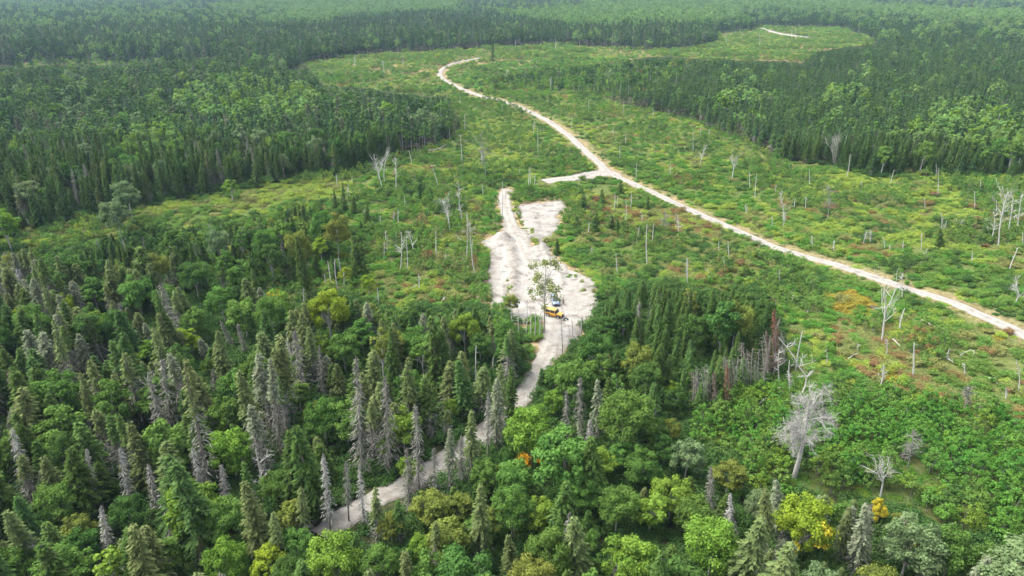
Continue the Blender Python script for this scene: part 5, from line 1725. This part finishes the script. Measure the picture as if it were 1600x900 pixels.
# further snags strewn over the clearings
q = 0
while q < 70:
    bx, by = rng.uniform(450, 1600), rng.uniform(84, 460) if q > 15 else rng.uniform(300, 640)
    if int(zone(np.array([bx]), np.array([by]))[0]) != O:
        continue
    B = U(bx, by)
    if on_bare(B.x, B.y, 3.0) or covers(B.x, B.y, 2, 8, 0.5):
        continue
    d_ = proj(B.x, B.y, B.z)[2]
    hh = rng.uniform(2.5, 8)
    SN.append((bx, by, bx + rng.normal() * hh * 0.06 * F / d_, by - hh * F / d_ * 0.92, 'pole' if rng.random() < 0.75 else 'fork', rng.uniform(0.09, 0.13), None))
    q += 1
SNL = []
snag_n = 0
snused = set()
for bx, by, tx, ty, st, th, lab in SN:
    B = U(bx, by)
    h_ = hfor(B, ty)
    px1, _, d1 = proj(B.x, B.y, B.z + h_)
    lx = float((tx - px1) / F * d1)
    tb, cb = MB(), MB()
    V3 = Vector
    top = V3((lx, rng.normal() * 0.03 * h_, h_))
    bend = rng.normal() * 0.03 * h_

    def at(f):
        return V3((top.x * f ** 1.3 + bend * math.sin(PI * f), top.y * f, h_ * f))
    if st in ('pole', 'cluster', 'crook', 'crook2', 'fork', 'leafy', 'bushy'):
        n = 7
        fr_ = [i / n for i in range(n + 1)]
        P = [at(f) for f in fr_]
        if st == 'crook':
            P[-1] = P[-2] + V3((h_ * 0.14, 0, -h_ * 0.02))
            P[-2] += V3((-h_ * 0.03, 0, 0))
        if st == 'crook2':
            P = [at(f) + V3((h_ * 0.22 * math.sin(PI * f) * (1 if f < 0.5 else 0.7), 0, 0)) for f in fr_]
        P[0] = V3((0, 0, -0.4))
        tb.tube(P, [th * (1 - 0.65 * f) + 0.02 for f in fr_], 7)
        nb = {'pole': int(rng.integers(3, 9)), 'cluster': 6, 'crook': 3, 'crook2': 14, 'fork': 12, 'leafy': 12, 'bushy': 26}[st]
        for _ in range(nb):
            f = rng.uniform(0.35, 0.97)
            s_ = at(f) if st != 'crook2' else P[min(n, int(f * n))]
            a_ = rng.uniform(0, 2 * PI)
            if st in ('pole', 'cluster', 'crook'):
                L = rng.uniform(0.3, 0.9)
                cb.tube([s_, s_ + V3((math.cos(a_) * L, math.sin(a_) * L, 0.2 * L))], [0.04, 0.015], 4)
            else:
                L = h_ * rng.uniform(0.10, 0.24) * (1.2 - f * 0.6)
                d = V3((math.cos(a_), math.sin(a_), rng.uniform(0.3, 1.2) if st != 'bushy' else rng.uniform(-0.3, 0.5))).normalized()
                branchy(cb, s_, d, L, 0.05, 1, 0, 0.6, 0.05, 7 if st == 'bushy' else (4 if st == 'crook2' else 2), 1, (2, 4), 0.5, 4)
        if st == 'cluster':
            for _ in range(4):
                s_ = V3((rng.normal() * 1.0, rng.normal() * 0.6, -0.2))
                cb.tube([s_, s_ + V3((rng.normal() * 0.8, 0, h_ * rng.uniform(0.5, 0.95)))], [0.11, 0.03], 5)
        if st == 'leafy':
            c = np.array([list(at(rng.uniform(0.4, 1))) for _ in range(260)]) + rng.normal(size=(260, 3)) * 0.9
            leaves(cb, c, rvec(260), 0.2, None, 2)
    elif st == 'stem':
        n = 6
        P = [at(i / n) for i in range(n + 1)]
        P[0] = V3((0, 0, -0.4))
        tb.tube(P, [th * (1 - 0.6 * i / n) for i in range(n + 1)], 6)
        m_ = 90
        c = np.array([list(at(f)) for f in rng.uniform(0.12, 1.0, m_)])
        a_ = rng.uniform(0, 2 * PI, m_)
        dv = unit(np.stack([np.cos(a_), np.sin(a_), rng.uniform(-0.7, 0.1, m_)], -1))
        L = rng.uniform(0.25, 0.7, m_)[:, None]
        cb.rhomb(c + dv * L, dv * L, np.cross(dv, rvec(m_)) * 0.03, None, 1)
    elif st == 'birch':
        n = 5
        f0 = 0.5
        P = [at(f0 * i / n) for i in range(n + 1)]
        P[0] = V3((0, 0, -0.4))
        tb.tube(P, [th * (1 - 0.4 * i / n) for i in range(n + 1)], 8)
        for _ in range(6):
            s_ = at(rng.uniform(0.3, f0))
            a_ = rng.uniform(0, 2 * PI)
            d = V3((math.cos(a_) * 0.55 + lx / h_, math.sin(a_) * 0.5, 1.0)).normalized()
            branchy(cb, s_, d, h_ * rng.uniform(0.22, 0.45), th * 0.36, 2, 0, 0.5, 0.08, 5, 1, (2, 4), 0.5, 5)
    elif st == 'great':
        n = 7
        P = [at(0.82 * i / n) for i in range(n + 1)]
        P[0] = V3((0, 0, -0.4))
        tb.tube(P, [th * (1 - 0.8 * i / n) for i in range(n + 1)], 9)
        for _ in range(16):
            s_ = at(rng.uniform(0.36, 0.80))
            a_ = rng.uniform(0, 2 * PI)
            d = V3((math.cos(a_), math.sin(a_), rng.uniform(0.2, 1.1))).normalized()
            branchy(cb, s_, d, h_ * rng.uniform(0.10, 0.18), 0.10, 3, 0, 0.7, 0.03, 4, 1, (3, 5), 0.9, 4)
        for a_, z_ in ((-1, 0.30), (-0.8, 0.22), (0.9, 0.4)):
            s_ = at(z_)
            cb.tube([s_, s_ + V3((a_ * 1.6, 0, 0.6)), s_ + V3((a_ * 2.6, 0, 2.2))], [0.10, 0.07, 0.02], 5)
    wood = 'greywood' if st in ('bushy', 'stem') else ('palebark' if st == 'great' else 'whitewood')
    tm = tb.mesh('trunk', [M['palebark' if st == 'great' else wood]], smooth=True)
    e = bpy.data.objects.new('dead_tree' if st in ('birch', 'great', 'bushy', 'leafy') else 'snag', None)
    link(e)
    e.location = B - V3((0, 0, 0.02))
    obj('trunk', tm, e)
    if cb.n:
        obj('branches', cb.mesh('branches', [M[wood], M['twigbrown' if st == 'stem' and len(SNL) % 4 == 0 else ('twig' if st in ('bushy', 'stem') else 'twigpale')], M['bl_olive']]), e)
    SNL.append((e, st, lab, tx, ty, h_, lx))
    tag(e, None, 'dead tree' if st in ('birch', 'great', 'bushy', 'leafy') else 'snag', 'dead trees and snags of the clearings')
LM = [('the gravel road', 1150, 350), ('the sand clearing', 850, 400), ('the antler shaped tree', 1145, 255), ('the dense spruce stand', 1080, 500), ('the great grey tree', 1250, 650), ('the large leafless birch', 1390, 480),
      ('the distant clearing', 1200, 60), ('the far bend of the road', 700, 115), ('the dark upper forest', 560, 220), ('the leaning pole group', 520, 430), ('the row of dead birches', 1570, 330), ('the side road', 890, 275), ('the dirt track', 840, 560), ('the excavated pad', 845, 335)]
for e, st, lab, tx, ty, h_, lx in SNL:
    if not lab:
        size = 'tall' if h_ > 9 else ('short' if h_ < 4.5 else ('knee-high' if h_ < 1.5 else 'mid-height'))
        lean = 'left-leaning' if lx < -0.08 * h_ else ('right-leaning' if lx > 0.08 * h_ else 'upright')
        ns = {'pole': 'white bare pole', 'stem': 'grey bare trunk', 'fork': 'white branched snag', 'bushy': 'grey twiggy dead tree', 'birch': 'pale leafless tree', 'crook': 'crooked snag', 'cluster': 'snag cluster', 'leafy': 'half dead tree', 'great': 'dead tree', 'crook2': 'curved snag'}[st]
        opts = sorted(LM, key=lambda l: math.hypot(l[1] - tx, 1.5 * (l[2] - ty)))
        done = False
        cand0 = f'{size} {lean} {ns} {"left" if tx < opts[0][1] else "right"} of {opts[0][0]}'
        for nm_, lx_, ly_ in opts[:5]:
            dx, dy = tx - lx_, ty - ly_
            side = 'left of' if dx < 0 else 'right of'
            ud = 'above' if dy < 0 else 'below'
            for ph in ((side if abs(dx) > abs(dy) else ud) + ' ' + nm_, ud + ' and ' + side + ' ' + nm_):
                for pre in (f'{size} {lean} {ns}', f'{size} thin {lean} {ns}' if 'pole' in ns else f'{size} {lean} {ns}'):
                    for suf in ('', ', ' + ROWW[min(5, int(ty / 150))] + ', ' + COLW[min(6, int(tx / 229))], ):
                        lab = pre + ' ' + ph + suf
                        if lab not in snused and len(lab.replace(',', '').split()) <= 16:
                            done = True
                            break
                    if done:
                        break
                if done:
                    break
            if done:
                break
    if lab in snused or len(lab.split()) > 16:
        for nm_, lx_, ly_ in opts:
            lab = f"{lean} {ns} {'left' if tx < lx_ else 'right'} of {nm_}, {'shorter' if h_ < 6 else 'taller'} one"
            if lab not in snused:
                break
    snused.add(lab)
    e['label'] = lab

# ------------------------------------------------------------------ the open crowned birch that stands before the sand clearing
B = U(850, 520)
h_ = hfor(B, 405)
tb = trunk_mb(h_ * 0.97, 0.15, 0.0)
cb = MB()
cl = []
for _ in range(30):
    f = rng.uniform(0.42, 1.0)
    a_ = rng.uniform(0, 2 * PI)
    rr = h_ * 0.22 * math.sqrt(rng.random()) * (0.45 + 0.9 * math.sin(PI * min(1, (1.02 - f) / 0.62)))
    cl.append((np.array([rr * math.cos(a_), rr * math.sin(a_), h_ * f - 0.3]), 0.8))
for p, r_ in cl:
    n = 60
    c = p + rng.normal(size=(n, 3)) * 0.42
    leaves(cb, c, unit(rng.normal(size=(n, 3)) + np.array([0, 0, 0.6])), 0.19, np.clip(rng.normal(size=n) * 0.25 + 0.5, 0, 1))
for p, r_ in cl:
    zs = max(h_ * 0.3, p[2] * 0.72)
    tb.tube([(0, 0, zs), (p[0] * 0.6, p[1] * 0.6, (zs + p[2]) / 2 + 0.2), tuple(p)], [0.06, 0.04, 0.015], 4)
e = bpy.data.objects.new('birch_tree', None)
link(e)
e.location = B
obj('trunk', tb.mesh('trunk', [M['greywood']]), e)
obj('crown', cb.mesh('crown', [M['sh_olive']]), e)
tag(e, 'tall thin birch with an open sparse crown before the sand clearing', 'birch')

# the orange bough and the gold patch on two of the broadleaf trees
for (P, R_, H_), pal, offs, nn, lab in ((ORANGE_AT, 'bl_orange', [(-0.30, -1.0, 0.42), (-0.22, -0.98, 0.34), (-0.40, -0.9, 0.27), (0.35, -0.95, 0.40)], (240, 120, 100, 40), 'orange turned bough'),
                                       (GOLD_AT, 'bl_gold', [(0.2, -0.75, 0.75), (0.55, -0.6, 0.66), (-0.75, -0.7, 0.42), (0.35, -0.85, 0.6), (-0.6, -0.8, 0.5)], (160, 120, 120, 110, 60), 'gold turned boughs')):
    host = next(i for i in SINGLE if abs(i['x'] - P.x) < 1e-3 and abs(i['y'] - P.y) < 1e-3)['obj']
    cb = MB()
    for (ox, oy, oz), k in zip(offs, nn):
        c = np.array([ox * R_, oy * R_, oz * H_]) + rng.normal(size=(k, 3)) * 0.42 * (k / 150) ** 0.3
        leaves(cb, c, unit(rng.normal(size=(k, 3)) + np.array([0, -0.4, 0.5])), 0.24)
    V = np.concatenate(cb.V)
    M4 = (host.rotation_euler.to_matrix().to_4x4() @ Matrix.Diagonal((*host.scale, 1))).inverted()
    cb.V = [np.array([tuple(M4 @ Vector(v)) for v in V])]
    obj('autumn_bough', cb.mesh('autumn_bough', [M[pal]]), host, label=lab)

# ------------------------------------------------------------------ fallen logs
LG = [(1185, 632, 1210, 612, 0.14), (1150, 628, 1205, 622, 0.12), (1190, 618, 1222, 604, 0.10), (1165, 640, 1200, 635, 0.12), (1540, 893, 1560, 880, 0.22), (1500, 555, 1516, 548, 0.12), (1480, 560, 1490, 567, 0.1), (1395, 530, 1406, 541, 0.1),
      (1383, 615, 1395, 626, 0.13), (1290, 612, 1300, 604, 0.1), (650, 238, 690, 232, 0.14), (676, 236, 700, 226, 0.12), (690, 228, 712, 220, 0.12), (580, 780 - 520, 600, 252, 0.1), (720, 400, 738, 428, 0.12), (560, 460, 575, 452, 0.12),
      (1495, 310, 1512, 300, 0.12), (1350, 300, 1366, 306, 0.1), (1440, 500, 1456, 508, 0.12), (1100, 420, 1112, 428, 0.1), (1470, 790, 1500, 800, 0.12), (690, 470, 700, 462, 0.12), (1325, 560, 1340, 552, 0.1), (1545, 590, 1560, 600, 0.1), (985, 400, 1000, 396, 0.1), (640, 452, 652, 446, 0.1)]
for k, (x1, y1, x2, y2, r_) in enumerate(LG):
    a_, b_ = U(x1, y1, r_ + 0.25), U(x2, y2, r_ + 0.35)
    mb = MB()
    mid = a_.lerp(b_, 0.5)
    n = 6
    P = [a_.lerp(b_, i / n) - mid + Vector((rng.normal() * 0.05, rng.normal() * 0.05, 0.12 * math.sin(PI * i / n))) for i in range(n + 1)]
    mb.tube(P, [r_ * (1 - 0.5 * i / n) for i in range(n + 1)], 7)
    for _ in range(4):
        f = rng.integers(1, n)
        mb.tube([P[f], P[f] + Vector((rng.normal() * 0.4, rng.normal() * 0.4, rng.uniform(0.3, 0.8)))], [0.04, 0.015], 4)
    o = obj('fallen_log', mb.mesh('fallen_log', [M['whitewood']], smooth=True))
    o.location = mid
    L = (b_ - a_).length
    size = 'long' if L > 5 else ('short' if L < 2.5 else 'mid-length')
    opts = sorted(LM, key=lambda l: math.hypot(l[1] - x1, 1.5 * (l[2] - y1)))
    for nm_, lx_, ly_ in opts[:4]:
        dx, dy = x1 - lx_, y1 - ly_
        ph = ('left of' if dx < 0 else 'right of') if abs(dx) > abs(dy) else ('above' if dy < 0 else 'below')
        lab = f'{size} bleached log lying {"thick" if r_ > 0.13 else "thin"} {ph} {nm_}'.replace('lying thick', 'thick, lying').replace('lying thin', 'thin, lying')
        if lab not in snused:
            break
    if lab in snused:
        lab += ', ' + ROWW[min(5, int(y1 / 150))] + ', ' + COLW[min(6, int(x1 / 229))]
    if lab in snused:
        lab = lab.replace('bleached log', 'bleached log slightly apart')
    snused.add(lab)
    tag(o, lab, 'fallen log', 'fallen logs in the clearings')

# ------------------------------------------------------------------ vehicles
M['blue_paint'] = plain('blue_grey_paint', (0.20, 0.25, 0.31), 0.25, 0.3)
M['yellow_paint'] = plain('yellow_paint', (0.50, 0.25, 0.03), 0.3, 0.0)
M['black'] = plain('black_plastic', (0.015, 0.015, 0.017), 0.6)
M['glass'] = plain('dark_glass', (0.03, 0.04, 0.05), 0.08)
M['tyre'] = plain('tyre_rubber', (0.02, 0.02, 0.02), 0.9)
M['rim'] = plain('rim_metal', (0.5, 0.5, 0.5), 0.3, 0.8)
M['lamp'] = plain('lamp_lens', (0.8, 0.8, 0.78), 0.1)
M['red'] = plain('red_lens', (0.5, 0.02, 0.02), 0.2)


def loft(name, secs, m, parent, bevel=0.04, smooth=False):
    """body from cross-sections along x: (x, half width at bottom, half width at top, z bottom, z top)"""
    b = MB()
    V, Fa = [], []
    for x, wb, wt, z0, z1 in secs:
        zm_ = z0 + (z1 - z0) * 0.55
        V += [(x, -wb, z0), (x, -wb * 1.02, zm_), (x, -wt, z1), (x, wt, z1), (x, wb * 1.02, zm_), (x, wb, z0)]
    n = len(secs)
    for i in range(n - 1):
        for j in range(6):
            Fa.append((i * 6 + j, (i + 1) * 6 + j, (i + 1) * 6 + (j + 1) % 6, i * 6 + (j + 1) % 6))
    b.add(V, Fa, 0.0)
    me = b.mesh(name, [M[m]])
    me.update()
    import bmesh
    bm = bmesh.new()
    bm.from_mesh(me)
    bmesh.ops.holes_fill(bm, edges=[e_ for e_ in bm.edges if e_.is_boundary])
    bmesh.ops.recalc_face_normals(bm, faces=bm.faces)
    bm.to_mesh(me)
    bm.free()
    o = obj(name, me, parent)
    if bevel:
        md = o.modifiers.new('bevel', 'BEVEL')
        md.width = bevel
        md.segments = 2
    return o


def boxm(name, c, sz, m, parent, bevel=0.02, rot=None):
    x, y, z_ = sz[0] / 2, sz[1] / 2, sz[2] / 2
    b = MB()
    V = [(sx * x, sy * y, sz_ * z_) for sx in (-1, 1) for sy in (-1, 1) for sz_ in (-1, 1)]
    b.add(V, [(0, 1, 3, 2), (4, 6, 7, 5), (0, 4, 5, 1), (2, 3, 7, 6), (0, 2, 6, 4), (1, 5, 7, 3)], 0.0)
    o = obj(name, b.mesh(name, [M[m]]), parent)
    o.location = c
    if rot:
        o.rotation_euler = rot
    if bevel:
        md = o.modifiers.new('bevel', 'BEVEL')
        md.width = bevel
        md.segments = 2
    return o


def wheel(c, r, wd, parent):
    e = bpy.data.objects.new('wheel', None)
    link(e, parent)
    e.location = c
    b = MB()
    prof = [(r * 0.62, -wd / 2), (r * 0.92, -wd / 2), (r, -wd * 0.32), (r, wd * 0.32), (r * 0.92, wd / 2), (r * 0.62, wd / 2)]
    K = 20
    V = [(rr * math.cos(2 * PI * k / K), y, rr * math.sin(2 * PI * k / K)) for k in range(K) for rr, y in prof]
    n = len(prof)
    b.add(V, [(k * n + j, ((k + 1) % K) * n + j, ((k + 1) % K) * n + (j + 1) % n, k * n + (j + 1) % n) for k in range(K) for j in range(n)], 0.0)
    obj('tyre', b.mesh('tyre', [M['tyre']], True), e)
    b = MB()
    for s_ in (-1, 1):
        V = [(0, s_ * wd * 0.30, 0)] + [(r * 0.63 * math.cos(2 * PI * k / K), s_ * wd * 0.42, r * 0.63 * math.sin(2 * PI * k / K)) for k in range(K)]
        b.add(V, [(0, 1 + k, 1 + (k + 1) % K) for k in range(K)], 0.0)
    obj('rim', b.mesh('rim', [M['rim']]), e)
    return e


def suv(name, loc, yaw, paint, label, cat, boxy=False, extra=None):
    e = bpy.data.objects.new(name, None)
    link(e)
    e.location = loc
    e.rotation_euler = (0, 0, yaw)
    tag(e, label, cat)
    L2 = 2.3
    if boxy:
        body = [(-2.15, 0.86, 0.84, 0.5, 1.12), (-2.1, 0.90, 0.86, 0.42, 1.18), (0.75, 0.90, 0.86, 0.42, 1.18), (0.85, 0.86, 0.78, 0.45, 1.16), (2.0, 0.80, 0.70, 0.48, 1.08), (2.08, 0.76, 0.68, 0.55, 1.0)]
        cab = [(-2.08, 0.84, 0.78, 1.15, 1.80), (-2.0, 0.85, 0.78, 1.15, 1.86), (0.45, 0.84, 0.76, 1.15, 1.86), (0.62, 0.84, 0.75, 1.15, 1.78), (0.9, 0.82, 0.74, 1.12, 1.2)]
        roof = (-0.75, 2.5, 1.87)
    else:
        body = [(-2.3, 0.80, 0.72, 0.45, 0.92), (-2.2, 0.92, 0.86, 0.34, 1.06), (1.0, 0.93, 0.86, 0.34, 1.08), (1.2, 0.92, 0.82, 0.34, 1.05), (2.1, 0.88, 0.72, 0.38, 0.92), (2.32, 0.74, 0.62, 0.45, 0.76)]
        cab = [(-2.15, 0.80, 0.66, 1.02, 1.1), (-1.85, 0.83, 0.66, 1.02, 1.62), (-1.2, 0.84, 0.66, 1.02, 1.72), (0.1, 0.84, 0.66, 1.02, 1.72), (0.35, 0.84, 0.66, 1.02, 1.64), (1.15, 0.80, 0.68, 1.0, 1.08)]
        roof = (-0.85, 2.2, 1.73)
    loft('body', body, paint, e, 0.05)
    loft('windows', cab, 'glass', e, 0.03)
    boxm('roof', (roof[0], 0, roof[2]), (roof[1], 1.42 if boxy else 1.28, 0.06), paint, e, 0.03)
    # pillars between the windows
    for s_ in (-1, 1):
        for xp in ((-2.02, -0.75, 0.42) if boxy else (-1.9, -0.95, 0.05)):
            b = MB()
            w0, w1 = (0.855, 0.79) if boxy else (0.855, 0.675)
            b.tube([(xp, s_ * w0, 1.1), (xp, s_ * w1, roof[2])], [0.065, 0.065], 6)
            obj('pillar', b.mesh('pillar', [M[paint]]), e)
        boxm('mirror', (0.75, s_ * 1.02, 1.15), (0.14, 0.2, 0.15), 'black', e, 0.03)
        boxm('headlight', ((2.09 if boxy else 2.2), s_ * 0.56, 0.86 if boxy else 0.72), (0.1, 0.22, 0.18 if boxy else 0.13), 'lamp', e, 0.02)
        boxm('tail_light', ((-2.17 if boxy else -2.28), s_ * 0.7, 0.95), (0.06, 0.14, 0.22), 'red', e, 0.02)
        for xf in (-1.35, 1.38):
            wheel((xf, s_ * 0.82, 0.40 if boxy else 0.36), 0.42 if boxy else 0.37, 0.26, e)
            if boxy:
                b = MB()
                b.tube([(xf + 0.55 * math.cos(q), s_ * 0.93, 0.45 + 0.55 * math.sin(q)) for q in np.linspace(0.1, PI - 0.1, 9)], [0.07] * 9, 5)
                obj('wheel_arch', b.mesh('wheel_arch', [M['black']]), e)
    boxm('grille', (2.12 if boxy else 2.28, 0, 0.80 if boxy else 0.66), (0.08, 0.85 if boxy else 1.15, 0.32 if boxy else 0.26), 'black', e, 0.02)
    boxm('bumper', (2.24 if boxy else 2.30, 0, 0.50 if boxy else 0.42), (0.18, 1.6 if boxy else 1.64, 0.2), 'black', e, 0.04)
    boxm('rear_bumper', (-2.25 if boxy else -2.32, 0, 0.50 if boxy else 0.45), (0.16, 1.6, 0.2), 'black', e, 0.04)
    if boxy:
        sp_ = wheel((-2.32, 0, 1.05), 0.38, 0.24, e)
        sp_.name = 'spare_wheel'
        sp_.rotation_euler = (0, 0, PI / 2)
    return e


def facing(p1, p2):
    a_, b_ = U(*p1), U(*p2)
    return math.atan2(b_.y - a_.y, b_.x - a_.x)


P = U(867, 474)
suv('parked_car', (P.x, P.y, P.z + 0.17), math.radians(-83), 'blue_paint', 'blue grey car parked on the pale sand, its dark front facing down the track', 'car')
P = U(866, 495)
suv('parked_off_roader', (P.x, P.y, P.z + 0.17), math.radians(-28), 'yellow_paint', 'boxy yellow off-roader parked across the top of the dirt track', 'off-roader', True)

# a black tyre half sunk in the sand beside the off-roader
P = U(884, 502)
b = MB()
K, n = 24, 8
V = [((0.42 + 0.14 * math.cos(2 * PI * j / n)) * math.cos(2 * PI * k / K), 0.14 * math.sin(2 * PI * j / n), (0.42 + 0.14 * math.cos(2 * PI * j / n)) * math.sin(2 * PI * k / K)) for k in range(K) for j in range(n)]
b.add(V, [(k * n + j, ((k + 1) % K) * n + j, ((k + 1) % K) * n + (j + 1) % n, k * n + (j + 1) % n) for k in range(K) for j in range(n)], 0.0)
o = obj('tyre', b.mesh('tyre', [M['tyre']], True), label='black tyre standing half sunk in the sand beside the yellow off-roader', cat='tyre')
o.location = (P.x, P.y, P.z + 0.30)
o.rotation_euler = (0, 0.0, math.radians(15))
o.scale = (1.25, 1.4, 1.1)

# ------------------------------------------------------------------ the person beside the car
M['skin'] = plain('skin', (0.45, 0.28, 0.2), 0.6)
M['dark_cloth'] = plain('dark_cloth', (0.02, 0.022, 0.03), 0.9)
M['trouser'] = plain('dark_trousers', (0.025, 0.03, 0.045), 0.9)
M['hair'] = plain('hair', (0.03, 0.02, 0.015), 0.8)
P = U(880, 476)
J = {   # joint: (position, radius, parent)
    'pelvis': ((0, 0, 0.95), 0.145, None), 'waist': ((0, 0, 1.10), 0.13, 'pelvis'), 'chest': ((0, 0.0, 1.32), 0.155, 'waist'), 'neck': ((0, 0.01, 1.48), 0.06, 'chest'), 'head0': ((0, -0.01, 1.60), 0.085, 'neck'), 'head1': ((0, -0.01, 1.70), 0.09, 'head0'), 'nose': ((0, -0.085, 1.63), 0.022, 'head0')}
for s_, n_ in ((1, 'l'), (-1, 'r')):
    J['hip' + n_] = ((s_ * 0.10, 0, 0.90), 0.10, 'pelvis')
    J['knee' + n_] = ((s_ * 0.12, -0.03, 0.50), 0.062, 'hip' + n_)
    J['ankle' + n_] = ((s_ * 0.13, 0.02, 0.09), 0.045, 'knee' + n_)
    J['toe' + n_] = ((s_ * 0.15, -0.16, 0.05), 0.042, 'ankle' + n_)
    J['shoulder' + n_] = ((s_ * 0.19, 0, 1.40), 0.065, 'chest')
    J['elbow' + n_] = ((s_ * 0.27, 0.03, 1.12), 0.045, 'shoulder' + n_)
    J['wrist' + n_] = ((s_ * 0.25, -0.10, 0.90), 0.03, 'elbow' + n_)
    J['palm' + n_] = ((s_ * 0.25, -0.14, 0.83), 0.035, 'wrist' + n_)
    for q in range(4):
        J[f'f{q}' + n_] = ((s_ * (0.225 + 0.018 * q), -0.175 + 0.012 * abs(q - 1), 0.76 - 0.008 * (q in (1, 2))), 0.0095, 'palm' + n_)
    J['thumb' + n_] = ((s_ * 0.205, -0.18, 0.82), 0.011, 'palm' + n_)
names = list(J)
me = bpy.data.meshes.new('person')
me.from_pydata([J[n_][0] for n_ in names], [(names.index(J[n_][2]), names.index(n_)) for n_ in names if J[n_][2]], [])
me.update()
po = obj('person', me, label='person in dark clothes standing on the pale sand to the right of the car', cat='person')
po.location = (P.x, P.y, P.z + 0.16)
po.rotation_euler = (0, 0, math.radians(-60))
sk = po.modifiers.new('skin', 'SKIN')
sk.use_smooth_shade = True
for i, v in enumerate(me.skin_vertices[0].data):
    v.radius = (J[names[i]][1],) * 2
    v.use_root = (i == 0)
sb = po.modifiers.new('sub', 'SUBSURF')
sb.levels = sb.render_levels = 1
me.materials.append(M['skin'])
# clothes follow the body: a jacket and trousers grown on the same joints, a little thicker


def garment(name, chain, m, grow):
    gme = bpy.data.meshes.new(name)
    nn = [n_ for n_ in chain]
    gme.from_pydata([J[n_][0] for n_ in nn], [(nn.index(J[n_][2]), nn.index(n_)) for n_ in nn if J[n_][2] in nn], [])
    gme.update()
    go_ = obj(name, gme, po)
    k_ = go_.modifiers.new('skin', 'SKIN')
    k_.use_smooth_shade = True
    for i, v in enumerate(gme.skin_vertices[0].data):
        r_ = J[nn[i]][1] + grow
        v.radius = (r_, r_)
        v.use_root = (i == 0)
    q_ = go_.modifiers.new('sub', 'SUBSURF')
    q_.levels = q_.render_levels = 1
    gme.materials.append(M[m])


garment('jacket', ['waist', 'chest', 'shoulderl', 'elbowl', 'wristl', 'shoulderr', 'elbowr', 'wristr'], 'dark_cloth', 0.02)
garment('trousers', ['pelvis', 'hipl', 'kneel', 'anklel', 'hipr', 'kneer', 'ankler'], 'trouser', 0.018)
b = MB()
for k in range(6):
    pass
th_, ph_ = np.meshgrid(np.linspace(0, PI * 0.62, 7), np.linspace(0, 2 * PI, 13)[:-1], indexing='ij')
V = np.stack([0.102 * np.sin(th_) * np.cos(ph_), 0.01 + 0.112 * np.sin(th_) * np.sin(ph_), 1.68 + 0.108 * np.cos(th_) + 0.03 * np.maximum(0, -np.sin(ph_)) * np.sin(th_)], -1).reshape(-1, 3)
b.add(V, [(i * 12 + j, i * 12 + (j + 1) % 12, (i + 1) * 12 + (j + 1) % 12, (i + 1) * 12 + j) for i in range(6) for j in range(12)], 0.0)
obj('hair', b.mesh('hair', [M['hair']], True), po)

# ------------------------------------------------------------------ the air
hz = bpy.data.materials.new('haze')
hz.use_nodes = True
t = hz.node_tree
t.nodes.clear()
o_ = t.nodes.new("ShaderNodeOutputMaterial")
pv = t.nodes.new("ShaderNodeVolumePrincipled")
pv.inputs['Color'].default_value = (0.50, 0.72, 1.0, 1)
pv.inputs['Density'].default_value = HAZE_DENS
pv.inputs['Anisotropy'].default_value = 0.2
t.links.new(pv.outputs[0], o_.inputs['Volume'])
b = MB()
x0, x1, y0, y1, z0, z1 = -9000, 9000, -130, 9300, -40, 150
V = [(x, y, z_) for x in (x0, x1) for y in (y0, y1) for z_ in (z0, z1)]
b.add(V, [(0, 1, 3, 2), (4, 6, 7, 5), (0, 4, 5, 1), (2, 3, 7, 6), (0, 2, 6, 4), (1, 5, 7, 3)], 0.0)
if HAZE_DENS > 0:
    ho = obj('haze', b.mesh('haze', [hz]), kind='stuff', label='pale blue haze over the distant forest', cat='haze')
